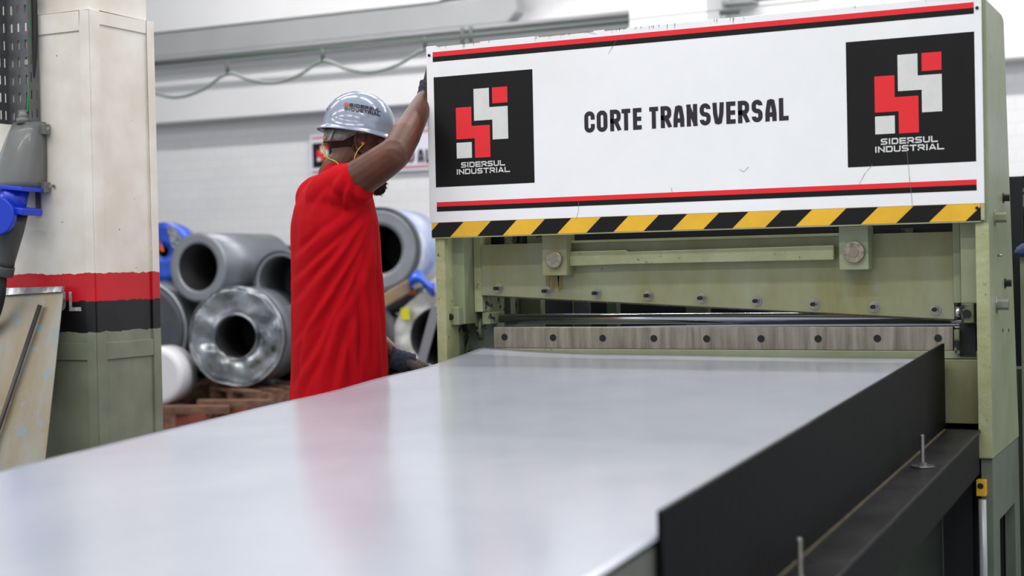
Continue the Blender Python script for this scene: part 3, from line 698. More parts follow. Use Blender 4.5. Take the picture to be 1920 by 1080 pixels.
# scratches and scuffs of the board
b = MB(); 
for pl_ in ([(1160, 68), (1149, 86), (1140, 102)], [(1403, 313), (1395, 322), (1386, 318)], [(1700, 280), (1705, 330), (1712, 395)], [(1085, 378), (1084, 398), (1080, 412)], [(1636, 308), (1622, 325), (1611, 345)], [(1259, 352), (1260, 360), (1262, 362)], [(1083, 60), (1100, 60), (1118, 64)]):
    P3 = [at(px, py, y=-0.0014) for px, py in pl_]
    for i in range(len(P3) - 1):
        a, c = P3[i], P3[i + 1]; d = (c - a).normalized(); n_ = V((-d.z, 0, d.x)) * 0.0007
        b.poly([a - n_, c - n_ * 0.5, c + n_ * 0.5, a + n_])
b.build('scratch_marks', mat('scratch', srgb(120, 108, 98), 0.6), BO)
b = MB(); rr = random.Random(11)
for k in range(46):
    x = rr.choice([rr.uniform(0.0, 1.84), rr.uniform(0.4, 1.2)]); L_ = rr.uniform(0.002, 0.022)
    b.poly([(x, -0.0012, 1.9915), (x + rr.uniform(0.001, 0.004), -0.0012, 1.9915), (x + 0.001, -0.0012, 1.9915 - L_)])
for xa, xb in ((0.03, 0.2), (0.42, 0.62), (0.66, 0.74)):
    b.poly([(xa, -0.0012, 1.9885), (xb, -0.0012, 1.9895), (xb, -0.0012, 1.992), (xa, -0.0012, 1.992)])
b.build('edge_chips', mat('chip_grey', srgb(150, 144, 128), 0.6), BO)

# ================================================================== OUTFEED TABLE
SL = 0.0489
T_ = empty('outfeed_table', (0.95, -1.6, 0), 'outfeed table with a black steel side fence and bolted black channel', 'table')
def tz(y, z0): return z0 + SL * y
def sloped(mb, x0, x1, y0, y1, z0, z1):
    return mb.hexa([(x0, y0, tz(y0, z0)), (x1, y0, tz(y0, z0)), (x1, y1, tz(y1, z0)), (x0, y1, tz(y1, z0))], [(x0, y0, tz(y0, z1)), (x1, y0, tz(y0, z1)), (x1, y1, tz(y1, z1)), (x0, y1, tz(y1, z1))])
sloped(MB(), 1.722, 1.730, -2.433, 0.012, 0.70, 0.9635).build('side_fence', BLACK_STEEL, T_)
sloped(MB(), 1.7305, 1.832, -3.9, 0.006, 0.700, 0.7085).build('channel_flange', BLACK_FLANGE, T_, bevel=0.001)
sloped(MB(), 1.822, 1.832, -3.9, -0.03, 0.585, 0.6995).build('channel_web', BLACK_STEEL, T_, bevel=0.001)
sloped(MB(), 1.7301, 1.7345, -2.433, -0.02, 0.7086, 0.7125).build('sealant_bead', mat('yellowed_bead', srgb(112, 102, 70), 0.5, 0, 0.4, 30), T_)
sloped(MB(), 1.40, 1.721, -3.9, 0.0, 0.700, 0.7085).build('inner_flange', BLACK_STEEL, T_)
MB().hexa([(1.745, -0.62, tz(-0.62, 0.7087)), (1.831, -0.66, tz(-0.66, 0.7087)), (1.831, -0.657, tz(-0.657, 0.7087)), (1.745, -0.617, tz(-0.617, 0.7087))], [(1.745, -0.62, tz(-0.62, 0.7092)), (1.831, -0.66, tz(-0.66, 0.7092)), (1.831, -0.657, tz(-0.657, 0.7092)), (1.745, -0.617, tz(-0.617, 0.7092))]).build('flange_joint', DARK, T_)
for yy in (-0.617, -1.83, -3.0):
    b = MB(); z = tz(yy, 0.709); b.cyl((1.778, yy, z), (1.778, yy, z + 0.0025), 0.030, 32); b.tube([(1.778, yy, z + 0.002), (1.778, yy, z + 0.010)], 0.0105, 6, smooth=False)
    for k in range(24): b.cyl((1.778, yy, z + 0.010 + k * 0.003), (1.778, yy, z + 0.0125 + k * 0.003), 0.0053, 12, 0.0047)
    b.cyl((1.778, yy, z + 0.008), (1.778, yy, z + 0.083), 0.0046, 12)
    b.build('threaded_stud', ZINC, T_)
# deck and legs under the sheet
sloped(MB(), 0.22, 1.716, -3.75, -0.02, 0.800, 0.908).build('deck', mat('grey_deck', srgb(120, 120, 112), 0.5, 0.1, 0.2, 5), T_)
for x in (0.3, 1.5):
    for y in (-3.6, -2.0, -0.45):
        h = tz(y, 0.700)
        MB().box(x - 0.04, x + 0.04, y - 0.04, y + 0.04, 0.0, h - (0.0 if x > 1 else -0.1)).build('leg', BLACK_STEEL, T_)
MB().box(0.28, 1.78, -2.03, -1.97, 0.2, 0.26).box(0.28, 1.78, -0.48, -0.42, 0.2, 0.26).build('cross_brace', BLACK_STEEL, T_)
MB().box(1.715, 1.80, 0.03, 0.088, 0.0, 0.69).build('dark_recess_fill', DARK, T_)  # dark box added in place of the shaded recess beside the apron

# the cut sheet on the table
b = MB(); nx, ny = 60, 90
xs = [0.155 + (1.7205 - 0.155) * i / nx for i in range(nx + 1)]; ys = [-3.7 + 3.765 * j / ny for j in range(ny + 1)]
def sheet_z(x, y):
    z = 0.9175 + SL * y
    u = max(0, 1 - (x - 0.155) / 0.45); v = max(0, 1 + y / 0.55)
    z += 0.016 * (u ** 1.6) * (v ** 1.5)
    z += 0.0035 * math.sin((y + 0.1) * 9.0) * max(0, 1 - (x - 0.155) / 0.25) * math.exp(-((y + 0.6) / 0.5) ** 2)
    z += 0.0012 * math.sin(x * 4.1 + 1.3 * math.sin(y * 1.7)) + 0.0008 * math.sin(y * 3.3 + x * 2)
    z -= 0.012 * max(0, (-y - 2.5)) * max(0, (x - 1.2))
    z -= 0.006 * max(0, v) ** 1.5 * max(0, (x - 0.9))
    return z
def sheet_x(x, y): return x
G = [[b.bm.verts.new((x, y, sheet_z(x, y))) for x in xs] for y in ys]
for j in range(ny):
    for i in range(nx): b._f([G[j][i], G[j][i + 1], G[j + 1][i + 1], G[j + 1][i]], True)
o = b.build('metal_sheet', SHEET); sd = o.modifiers.new('t', 'SOLIDIFY'); sd.thickness = 0.0014; sd.offset = -1
origin(o, (0.94, -1.8, 0.83)); tag(o, 'large bright sheet of steel lying on the outfeed table', 'metal sheet')
# stock still in the machine
b = MB(); 
zst = zb1 + 0.003
b.hexa([(0.62, YBL + 0.01, zst - 0.003), (1.795, YBL + 0.0, zst + 0.003), (1.795, 0.34, zst + 0.008), (0.62, 0.14, zst - 0.003)], [(0.62, YBL + 0.01, zst - 0.002), (1.795, YBL, zst + 0.0045), (1.795, 0.34, zst + 0.0095), (0.62, 0.14, zst - 0.002)])
o = b.build('stock_sheet', SHEET); origin(o, (1.1, 0.3, zst)); tag(o, 'edge of the uncut sheet lying above the lower blade inside the machine', 'metal sheet')

# ================================================================== PERSON
#<PERSON>
SKIN = mat('dark_brown_skin', srgb(108, 64, 48), 0.42, 0, 0.35, 9, srgb(84, 50, 38), 0.06, 120, spec=0.45)
SHIRT = mat('red_cotton', srgb(188, 10, 24), 0.9, 0, 0.06, 5, None, 0.12, 500, spec=0.15)
FR = V((RIGHT.x, RIGHT.y, 0)).normalized(); FA = V((-FR.y, FR.x, 0))
YAW = math.radians(20)
FWDp = (FR * math.cos(YAW) + FA * math.sin(YAW)).normalized()      # the way he faces
LEFTp = V((-FWDp.y, FWDp.x, 0)); UPp = V((0, 0, 1))
hc = dp(632, 560, 5.32)
HX, HY = hc.x, hc.y
man = empty('person', (HX, HY, 0), 'worker in a red shirt and grey hard hat reaching up to the white board', 'person')
def B(f, l, z): return V((HX, HY, 0)) + FWDp * f + LEFTp * l + UPp * z
E0 = dp(667, 272, 5.32)                  # head origin, between the ears
tilt = math.radians(10)
hF = (FWDp * math.cos(tilt) - UPp * math.sin(tilt)).normalized(); hU = hF.cross(LEFTp).normalized(); 
if hU.z < 0: hU = -hU
HM = Matrix((hF, LEFTp, hU)).transposed()
def Hd(x, y, z): return E0 + HM @ V((x, y, z))
Rsh = dp(650, 352, 5.17); Rel = dp(742, 287, 5.05); Rwr = dp(802, 178, 5.27)
Lsh = B(-0.015, 0.17, 1.46); Lel = B(-0.03, 0.26, 1.17); Lwr = dp(752, 676, 5.36)
mb = MB()
# head
mb.ell(Hd(-0.012, 0, 0.045), (0.098, 0.077, 0.092), HM, 28, 20)
mb.ell(Hd(0.035, 0, -0.01), (0.062, 0.064, 0.085), HM, 24, 18)
mb.ell(Hd(0.045, 0, -0.06), (0.05, 0.052, 0.045), HM)
mb.ell(Hd(0.078, 0, -0.088), (0.026, 0.03, 0.022), HM)
mb.capsule([Hd(0.0, 0.052, -0.045), Hd(0.045, 0.042, -0.078), Hd(0.085, 0.012, -0.09)], [0.018, 0.018, 0.018])
mb.capsule([Hd(0.0, -0.052, -0.045), Hd(0.045, -0.042, -0.078), Hd(0.085, -0.012, -0.09)], [0.018, 0.018, 0.018])
mb.capsule([Hd(0.088, 0, 0.03), Hd(0.104, 0, 0.0), Hd(0.116, 0, -0.022)], [0.009, 0.011, 0.013])
mb.ell(Hd(0.104, 0.014, -0.026), (0.012, 0.009, 0.009), HM); mb.ell(Hd(0.104, -0.014, -0.026), (0.012, 0.009, 0.009), HM)
mb.capsule([Hd(0.092, -0.022, -0.05), Hd(0.104, 0, -0.047), Hd(0.092, 0.022, -0.05)], [0.006, 0.009, 0.006])
mb.capsule([Hd(0.09, -0.02, -0.062), Hd(0.101, 0, -0.062), Hd(0.09, 0.02, -0.062)], [0.006, 0.010, 0.006])
mb.capsule([Hd(0.075, -0.045, 0.032), Hd(0.093, -0.02, 0.034), Hd(0.093, 0.02, 0.034), Hd(0.075, 0.045, 0.032)], [0.010, 0.012, 0.012, 0.010])
mb.ell(Hd(0.072, 0.035, -0.018), (0.022, 0.02, 0.02), HM); mb.ell(Hd(0.072, -0.035, -0.018), (0.022, 0.02, 0.02), HM)
# ears
for s_ in (-1, 1):
    ey = 0.076 * s_
    P_ = [(0.010, 0.010), (0.012, 0.026), (0.0, 0.037), (-0.014, 0.034), (-0.021, 0.018), (-0.019, 0.0), (-0.012, -0.016), (-0.004, -0.026), (0.006, -0.022)]
    mb.capsule([Hd(a - 0.004, ey + (0.010 if i in (3, 4, 5) else 0.005) * s_, b) for i, (a, b) in enumerate(P_)], [0.0045] * 6 + [0.005, 0.0065, 0.005])
    mb.ell(Hd(-0.006, 0.074 * s_, 0.006), (0.016, 0.005, 0.026), HM)
    mb.ell(Hd(0.008, 0.078 * s_, -0.002), (0.005, 0.006, 0.008), HM)
# neck
mb.capsule([Hd(-0.018, 0, 0.0), Hd(-0.025, 0, -0.06), B(0.0, 0, 1.56), B(0.0, 0, 1.47)], [0.06, 0.058, 0.058, 0.06])
# trunk
def ring(f, l, z, a, b, n=28): return [B(f, l, z) + FWDp * (a * math.cos(t)) + LEFTp * (b * math.sin(t)) for t in [2 * math.pi * k / n for k in range(n)]]
mb.loft([ring(-0.02, 0, 0.82, 0.08, 0.11), ring(-0.02, 0, 0.86, 0.115, 0.155), ring(-0.02, 0, 0.95, 0.12, 0.16), ring(0, 0, 1.08, 0.11, 0.145), ring(0, 0, 1.25, 0.115, 0.155), ring(0, 0, 1.38, 0.10, 0.16), ring(-0.01, 0, 1.46, 0.075, 0.15), ring(-0.015, 0, 1.52, 0.055, 0.09)])
# right arm
mb.capsule([B(-0.005, -0.10, 1.45), Rsh, (Rsh + Rel) / 2 + V((0, 0, 0.0)), Rel], [0.058, 0.068, 0.064, 0.055])
mb.capsule([Rel, Rel * 0.7 + Rwr * 0.3, Rwr], [0.055, 0.053, 0.031])
# left arm
mb.capsule([B(0.0, 0.10, 1.45), Lsh, (Lsh + Lel) / 2, Lel], [0.058, 0.060, 0.050, 0.042])
mb.capsule([Lel, Lel * 0.7 + Lwr * 0.3, Lwr], [0.042, 0.042, 0.028])
# hands
def hand(mb, wr, d, up, side, scale=1.0, curl=25, grow=0.0):
    """wr wrist point, d hand direction, up back-of-hand normal, side thumb direction (unit)"""
    d = V(d).normalized(); up = (V(up) - d * V(up).dot(d)).normalized(); sd = d.cross(up).normalized()
    if sd.dot(V(side)) < 0: sd = -sd
    pc = wr + d * 0.045
    Mh = Matrix((d, sd, up)).transposed()
    mb.ell(pc, (0.055 + grow, 0.040 + grow, 0.017 + grow), Mh)
    mb.ell(pc + d * 0.022, (0.032 + grow, 0.042 + grow, 0.014 + grow), Mh)
    mb.capsule([wr - d * 0.02, wr + d * 0.02], [0.027 + grow, 0.028 + grow])
    L4 = (0.070, 0.080, 0.074, 0.058); off = (0.030, 0.0105, -0.0105, -0.030)
    for k in range(4):
        b0 = pc + d * (0.040 - abs(off[k]) * 0.18) + sd * off[k]; P_ = [b0 - d * 0.02, b0]; c = 0; q_ = b0
        for j, fr in enumerate((0.42, 0.32, 0.26)):
            c += math.radians(curl * (0.7 + 0.35 * j) + k * 3)
            q_ = q_ + (d * math.cos(c) - up * math.sin(c)) * (L4[k] * fr); P_.append(q_)
        mb.capsule(P_, [0.0095 + grow, 0.0092 + grow, 0.0085 + grow, 0.008 + grow, 0.0072 + grow], 12)
    t0 = wr + d * 0.018 + sd * 0.024
    t1 = t0 + (d * 0.62 + sd * 0.62 - up * 0.25).normalized() * 0.038; t2 = t1 + (d * 0.85 + sd * 0.2 - up * 0.3).normalized() * 0.03; t3 = t2 + (d * 0.9 - sd * 0.05 - up * 0.35).normalized() * 0.024
    mb.capsule([t0 - d * 0.005, t1, t2, t3], [0.013 + grow, 0.0115 + grow, 0.010 + grow, 0.0085 + grow], 12)
Rd = (V((0.02, 0.10, 0.30))).normalized(); Rup = V((-1, -0.15, 0.1))       # palm laid on the cheek plate of the machine
Ld = (FWDp * 0.92 - UPp * 0.30 - FA * 0.05).normalized(); Lup = (UPp * 0.95 + FWDp * 0.3)
Rw2 = Rwr + Rd * 0.01; Lw2 = Lwr + Ld * 0.01
hand(mb, Rw2, Rd, Rup, FWDp * -1 + V((0, -1, 0)), curl=12)
hand(mb, Lw2, Ld, Lup, -LEFTp, curl=28)
# legs
for s_ in (-1, 1):
    hip = B(-0.02, 0.085 * s_, 0.88); kn = B(0.02 + 0.02 * s_, 0.10 * s_, 0.48); an = B(-0.03 + 0.05 * s_, 0.11 * s_, 0.09)
    mb.capsule([hip, (hip + kn) / 2, kn], [0.088, 0.075, 0.055]); mb.capsule([kn, kn * 0.65 + an * 0.35, an], [0.055, 0.055, 0.038])
    mb.capsule([an - UPp * 0.03 - FWDp * 0.03, an - UPp * 0.05 + FWDp * 0.06, an - UPp * 0.055 + FWDp * 0.14], [0.036, 0.032, 0.028])
bodym = mb.build('body', SKIN, None); remesh(bodym, 0.0045, 5, 0.5); bodym.parent = None; setpar(bodym, man)

# ---- shirt
sh = MB()
rg = []
for z, py, a, b_ in ((0.70, 775, 0.172, 0.225), (0.767, 745, 0.168, 0.222), (0.86, 696, 0.165, 0.22), (1.04, 600, 0.160, 0.216), (1.14, 550, 0.155, 0.214), (1.23, 500, 0.151, 0.214), (1.325, 450, 0.147, 0.214), (1.385, 418, 0.144, 0.213), (1.44, 388, 0.134, 0.207), (1.49, 360, 0.118, 0.195), (1.525, 342, 0.096, 0.165), (1.555, 326, 0.078, 0.12), (1.578, 314, 0.066, 0.082), (1.592, 307, 0.062, 0.070)):
    cxs = {775: 634, 745: 634, 696: 635, 600: 633, 550: 631, 500: 630, 450: 628.5, 418: 628, 388: 628, 360: 630, 342: 632, 326: 638, 314: 638, 307: 640}[py]
    c = dp(cxs, py, 5.32); zz = c.z
    ring_ = []
    for t in [2 * math.pi * k / 44 for k in range(44)]:
        ct, st = math.cos(t), math.sin(t); e = 0.86
        ring_.append(V((c.x, c.y, zz)) + FWDp * (a * math.copysign(abs(ct) ** e, ct)) + LEFTp * (b_ * math.copysign(abs(st) ** e, st)))
    rg.append(ring_)
sh.loft(rg)
hemR = dp(676, 338, 5.12)
sh.capsule([B(-0.035, -0.09, 1.478), Rsh + V((0, 0, -0.004)), Rsh * 0.6 + hemR * 0.4], [0.088, 0.090, 0.080], 24)
dR = (Rel - Rsh).normalized()
s0 = Rsh * 0.55 + hemR * 0.45
sh.tube([Rsh, s0, hemR + dR * 0.004], [0.088, 0.078, 0.070], 28)
dL = (Lel - Lsh).normalized()
sh.capsule([B(-0.035, 0.09, 1.48), Lsh, Lsh + dL * 0.10], [0.085, 0.083, 0.075], 24)
sh.tube([Lsh + dL * 0.02, Lsh + dL * 0.22], [0.08, 0.078], 24)
so_ = sh.build('tshirt', SHIRT, None); remesh(so_, 0.006, 8, 0.6)
# folds: creases running from the raised armpit down the back, long falls on the right
FOLDS = [  # (px0, py0, px1, py1, width px, depth mm, skew)
    (688, 392, 556, 560, 6, 8), (676, 404, 552, 520, 5, 6), (694, 402, 575, 600, 6, 9), (700, 420, 600, 610, 6, 7), (640, 400, 552, 475, 6, 5),
    (655, 520, 548, 720, 6, 7), (640, 560, 585, 735, 5, 6), (622, 540, 548, 640, 5, 5), (700, 440, 640, 590, 6, 6), (652, 600, 620, 740, 6, 6),
    (705, 430, 716, 700, 4, 7), (688, 470, 704, 720, 6, 7), (668, 500, 690, 730, 7, 7), (712, 520, 722, 700, 3, 7), (654, 610, 660, 740, 6, 6), (676, 590, 676, 720, 5, 5),
    (645, 330, 640, 400, 4, 5), (668, 330, 655, 395, 4, 3), (620, 330, 575, 400, 6, 4), (633, 318, 610, 380, 5, 4), (612, 345, 650, 398, 6, 4),
    (560, 400, 552, 470, 4, 4), (600, 420, 560, 470, 5, 4), (570, 600, 552, 740, 5, 5), (600, 650, 572, 745, 5, 5)]
me = so_.data
def fold_disp(px, py):
    d = 0
    for (x0_, y0_, x1_, y1_, w_, dep) in FOLDS:
        vx, vy = x1_ - x0_, y1_ - y0_; L2 = vx * vx + vy * vy; t = ((px - x0_) * vx + (py - y0_) * vy) / L2
        tt = min(max(t, 0), 1); L_ = math.sqrt(L2)
        ox = px - (x0_ + vx * tt) + 5 * math.sin(tt * 5 + x0_) * 0.5; oy = py - (y0_ + vy * tt)
        s_ = (ox * vy - oy * vx) / L_; rr_ = math.hypot(ox, oy)
        endf = max(0, 1 - max(0, -t, t - 1) * L_ / 14)
        if rr_ > 40: continue
        w1 = w_ * 1.15
        d -= dep * math.exp(-(s_ / w1) ** 2) * endf * math.sin(math.pi * min(max(0.12 + 0.76 * tt, 0), 1))
        s2 = s_ - w1 * 2.0
        d += dep * 0.75 * math.exp(-(s2 / (w1 * 1.3)) ** 2) * endf * math.sin(math.pi * min(max(0.12 + 0.76 * tt, 0), 1))
    return d * 0.0015
nrm = [v.normal.copy() for v in me.vertices]; cos = [v.co.copy() for v in me.vertices]
for i, v in enumerate(me.vertices):
    n = nrm[i]; p = cos[i]; px, py = proj(p); toc = (CAM - p).normalized(); f_ = n.dot(toc)
    k = min(1, max(0, f_ * 2.2 + 0.35))
    d = fold_disp(px, py) * k
    nz = noise.noise(V((p.x * 9, p.y * 9, p.z * 4))) * 0.004 + noise.noise(V((p.x * 24, p.y * 24, p.z * 12))) * 0.0014
    if k < 1: nz += (1 - k) * 0.007 * noise.noise(V((p.x * 16, p.y * 16, p.z * 3)))
    v.co = p + n * (d + nz)
setpar(so_, man)
# sleeve hem band and collar band
sb_ = MB()
def hoop(c, d, r_, w_, th, n=36, e=1.0):
    d = V(d).normalized(); u = d.orthogonal().normalized(); v = d.cross(u); R_ = []
    for (o_, q_) in ((-w_ / 2, r_), (-w_ / 2, r_ + th), (w_ / 2, r_ + th), (w_ / 2, r_)):
        R_.append([c + d * o_ + (u * math.cos(t) + v * math.sin(t)) * q_ for t in [2 * math.pi * k / n for k in range(n)]])
    return R_
# trousers and boots
tb = MB()
tb.loft([ring(-0.02, 0, 0.80, 0.10, 0.14), ring(-0.02, 0, 0.86, 0.13, 0.172), ring(-0.02, 0, 0.97, 0.128, 0.168), ring(-0.01, 0, 1.02, 0.12, 0.16)])
for s_ in (-1, 1):
    hip = B(-0.02, 0.085 * s_, 0.88); kn = B(0.02 + 0.02 * s_, 0.10 * s_, 0.48); an = B(-0.03 + 0.05 * s_, 0.11 * s_, 0.10)
    tb.capsule([hip, (hip + kn) / 2, kn, kn * 0.5 + an * 0.5, an], [0.105, 0.092, 0.078, 0.074, 0.066])
o = tb.build('trousers', mat('navy_trousers', srgb(40, 44, 58), 0.85, 0, 0.2, 8, None, 0.2, 200), None); remesh(o, 0.009, 6, 0.5); setpar(o, man)
for s_ in (-1, 1):
    an = B(-0.03 + 0.05 * s_, 0.11 * s_, 0.09); fb = MB()
    fb.capsule([an + UPp * 0.06, an - UPp * 0.02], [0.052, 0.05]); fb.capsule([an - UPp * 0.037 - FWDp * 0.045, an - UPp * 0.037 + FWDp * 0.06, an - UPp * 0.042 + FWDp * 0.16], [0.044, 0.046, 0.042])
    o = fb.build('boot', mat('black_boot', srgb(30, 28, 28), 0.5), None); remesh(o, 0.008, 3, 0.5)
    for v in o.data.vertices: v.co.z = max(v.co.z, 0.001)
    setpar(o, man)
# ---- gloves
GL = mat('blue_grey_knit_cuff', srgb(66, 76, 98), 0.9, 0, 0.4, 60, srgb(40, 46, 60), 0.8, 300)
def speckle():
    return mat('speckled_glove_palm', srgb(120, 108, 100), 0.85, 0, 0.9, 260, srgb(56, 48, 46), 0.8, 350)
for nm, wr_, d_, up_, sd_, cu in (('glove', Rw2, Rd, Rup, FWDp * -1 + V((0, -1, 0)), 12), ('glove', Lw2, Ld, Lup, -LEFTp, 28)):
    gb = MB(); hand(gb, wr_, d_, up_, sd_, curl=cu, grow=0.0042); o = gb.build(nm, speckle(), None); remesh(o, 0.004, 3, 0.5); setpar(o, man)
    cb_ = MB(); dd = V(d_).normalized(); P_, R_ = [], []
    back = (Rel if nm == 'x' else None)
    for i in range(13):
        t = i / 12; P_.append(wr_ + dd * (-0.052 + 0.085 * t)); R_.append(0.037 + 0.0012 * math.sin(i * 2.3) + (0.003 if i in (0, 1) else 0))
    cb_.tube(P_, R_, 26); setpar(cb_.build('glove_cuff', GL, None), o)
# ---- hard hat
HAT = mat('hat_grey_plastic', srgb(142, 152, 172), 0.2, 0, 0.04, 6, None, coat=0.4)
HATIN = mat('hat_inner', srgb(46, 48, 54), 0.6)
hz0 = 0.052
def dome_pt(t, ph, g=0.0):
    """ph 0 brim .. 90 crown; t angle round the head"""
    ax_, ay_, az_ = 0.133 + g, 0.112 + g, 0.138 + g
    c_ = math.cos(math.radians(ph)); s2 = math.sin(math.radians(ph)) ** 0.92
    return Hd(0.004 + ax_ * c_ * math.cos(t), ay_ * c_ * math.sin(t), hz0 + az_ * s2)
N_ = 56; T = [2 * math.pi * k / N_ for k in range(N_)]
hb = MB(); rings = []
for ph in range(88, -1, -8): rings.append([dome_pt(t, ph) for t in T])
def brim(t, o_, z): 
    f_ = max(0, math.cos(t)) ** 1.6 * 0.020; b2 = max(0, -math.cos(t)) ** 2 * 0.004
    r_ = 1 + 0
    return Hd(0.004 + (0.133 + o_ * (1 + 0) + f_ * (o_ / 0.016)) * math.cos(t), (0.112 + o_) * math.sin(t), z - 0.010 * max(0, math.cos(t)) * (o_ / 0.016))
rings.append([brim(t, 0.003, hz0 - 0.004) for t in T]); rings.append([brim(t, 0.009, hz0 - 0.010) for t in T]); rings.append([brim(t, 0.0165, hz0 - 0.014) for t in T]); rings.append([brim(t, 0.0175, hz0 - 0.018) for t in T])
rings.append([brim(t, 0.0145, hz0 - 0.019) for t in T]); rings.append([brim(t, 0.0, hz0 - 0.012) for t in T])
hb.loft(rings, False); o_h = None
hb._f([hb.bm.verts.new(dome_pt(t, 88)) for t in T], True)
o_h = hb.build('hard_hat', HAT, man)
ib = MB(); rings = [[dome_pt(t, ph, -0.004) for t in T] for ph in range(0, 89, 11)]
ib.loft([[brim(t, -0.001, hz0 - 0.012) for t in T]] + rings, True); ib.build('hat_lining', HATIN, o_h)
# centre rib of the dome
rb_ = MB(); rb_.tube([dome_pt(0, ph, -0.001) for ph in range(20, 90, 10)] + [dome_pt(math.pi, ph, -0.001) for ph in range(80, 15, -10)], 0.006, 10); rb_.build('hat_ridge', HAT, o_h, smooth=True)
# headband
BANDM = mat('grey_headband', srgb(158, 156, 150), 0.6, 0, 0.35, 40, srgb(112, 108, 104), 0.3, 80)
bb = MB(); R4 = [[], [], [], []]
for t in T:
    ct = math.cos(t); zc = 0.055 + 0.018 * ct + (-0.026 if ct < -0.5 else -0.026 * max(0, -ct * 2) ** 1.5 if ct < 0 else 0)
    hh = 0.022
    for j, (g, dz) in enumerate(((0.0, -hh), (0.0035, -hh), (0.0035, hh), (0.0, hh))):
        R4[j].append(Hd(-0.008 + (0.107 + g) * ct, (0.084 + g) * math.sin(t), zc + dz))
bb.loft(R4, False, True, True); bb.build('headband', BANDM, o_h)
MB().obox(Hd(-0.100, -0.045, 0.012), HM @ V((0.5, 0.86, 0)), HM @ V((-0.86, 0.5, 0)), HM @ V((0.25, 0, 0.97)), 0.012, 0.005, 0.022).build('band_clip', BANDM, o_h, bevel=0.002)
# lettering printed on the dome
def print_quads(qs, name, m):
    b = MB(); dgr = 0.0022
    for q_ in qs:
        pts = []
        for (x, z, *kk) in q_:
            zz = (z - hz0) / 0.1405; s_ = min(0.999, max(0.01, zz)) ** (1 / 0.92); c_ = math.sqrt(1 - s_ * s_)
            u_ = (x - 0.004) / (0.1352 * c_); yy = -0.1142 * c_ * math.sqrt(max(0, 1 - u_ * u_)); pts.append(Hd(x, yy - (kk[0] if kk else 0), z))
        b.poly(pts)
    return b.build(name, m, o_h)
tq = text_quads(spread('SIDERSUL', 0.112, 0.16), -0.063, 0.119, 0.0125, 0.0034, 0.003, 'x') + text_quads(spread('INDUSTRIAL', 0.127, 0.16), -0.078, 0.1035, 0.0125, 0.0034, 0.003, 'x')
print_quads(tq, 'hat_lettering', LTEXT)
def sq(x, z, s_): return [(x, z), (x + s_, z), (x + s_, z + s_), (x, z + s_)]
print_quads([sq(-0.078, 0.119, 0.0125)], 'hat_emblem', mat('emblem_red', srgb(200, 60, 60), 0.4))
# hair and beard
HAIR = mat('black_hair', srgb(20, 17, 16), 0.8, 0, 0.4, 80, None, 0.8, 300)
hb = MB(); rr = random.Random(5)
rings = []
for j in range(10):
    ph = j / 9; z_ = -0.025 + 0.155 * ph
    q_ = math.sqrt(max(0.02, 1 - ((z_ - 0.045) / 0.0945) ** 2))
    rings.append([Hd(-0.014 + 0.0998 * q_ * math.cos(t), 0.0788 * q_ * math.sin(t), z_) for t in [math.radians(100) + math.radians(160) * k / 30 for k in range(31)]])
for i in range(9):
    for k in range(30):
        hb._f([hb.bm.verts.new(rings[i][k]), hb.bm.verts.new(rings[i][k + 1]), hb.bm.verts.new(rings[i + 1][k + 1]), hb.bm.verts.new(rings[i + 1][k])], True)
bmesh.ops.remove_doubles(hb.bm, verts=hb.bm.verts, dist=1e-5)
o = hb.build('short_hair', mat('cropped_hair', srgb(56, 40, 34), 0.8, 0, 0.3, 120, None, 0.5, 400), man); sd = o.modifiers.new('t', 'SOLIDIFY'); sd.thickness = 0.0012; sd.offset = 1
be = MB()
be.ell(Hd(0.102, 0, -0.128), (0.030, 0.028, 0.036), HM)
be.ell(Hd(0.088, 0, -0.100), (0.030, 0.034, 0.030), HM); be.capsule([Hd(0.02, -0.055, -0.055), Hd(0.06, -0.044, -0.088), Hd(0.09, 0, -0.105), Hd(0.06, 0.044, -0.088), Hd(0.02, 0.055, -0.055)], [0.008, 0.016, 0.024, 0.016, 0.008])
o = be.build('beard', HAIR, None); remesh(o, 0.004, 2, 0.5)
for v in o.data.vertices: v.co += v.normal * (0.003 * noise.noise(v.co * 120) + 0.003 * noise.noise(v.co * 60))
b2 = bmesh.new(); b2.from_mesh(o.data); b2.verts.ensure_lookup_table(); vs = list(b2.verts)
for k in range(900):
    v = rr.choice(vs)
    n = (v.normal + V((rr.uniform(-.6, .6), rr.uniform(-.6, .6), rr.uniform(-.9, .2)))).normalized(); L_ = rr.uniform(0.004, 0.011); s_ = n.orthogonal() * 0.0006
    p = v.co.copy(); a_ = b2.verts.new(p - s_); b_ = b2.verts.new(p + s_); c_ = b2.verts.new(p + n.cross(s_).normalized() * 0.0006); d_ = b2.verts.new(p + n * L_)
    for f_ in ((a_, b_, d_), (b_, c_, d_), (c_, a_, d_)): b2.faces.new(f_)
b2.to_mesh(o.data); b2.free(); setpar(o, man)
# eyes
for s_ in (-1, 1):
    e_ = MB(); e_.ell(Hd(0.0845, 0.031 * s_, 0.012), (0.0085, 0.011, 0.0065), HM); e_ = e_.build('eye', mat('eye_white', srgb(225, 220, 212), 0.2), man)
    MB().ell(Hd(0.092, 0.031 * s_, 0.012), (0.0018, 0.0045, 0.0045), HM).build('iris', BOLT_DARK, e_)
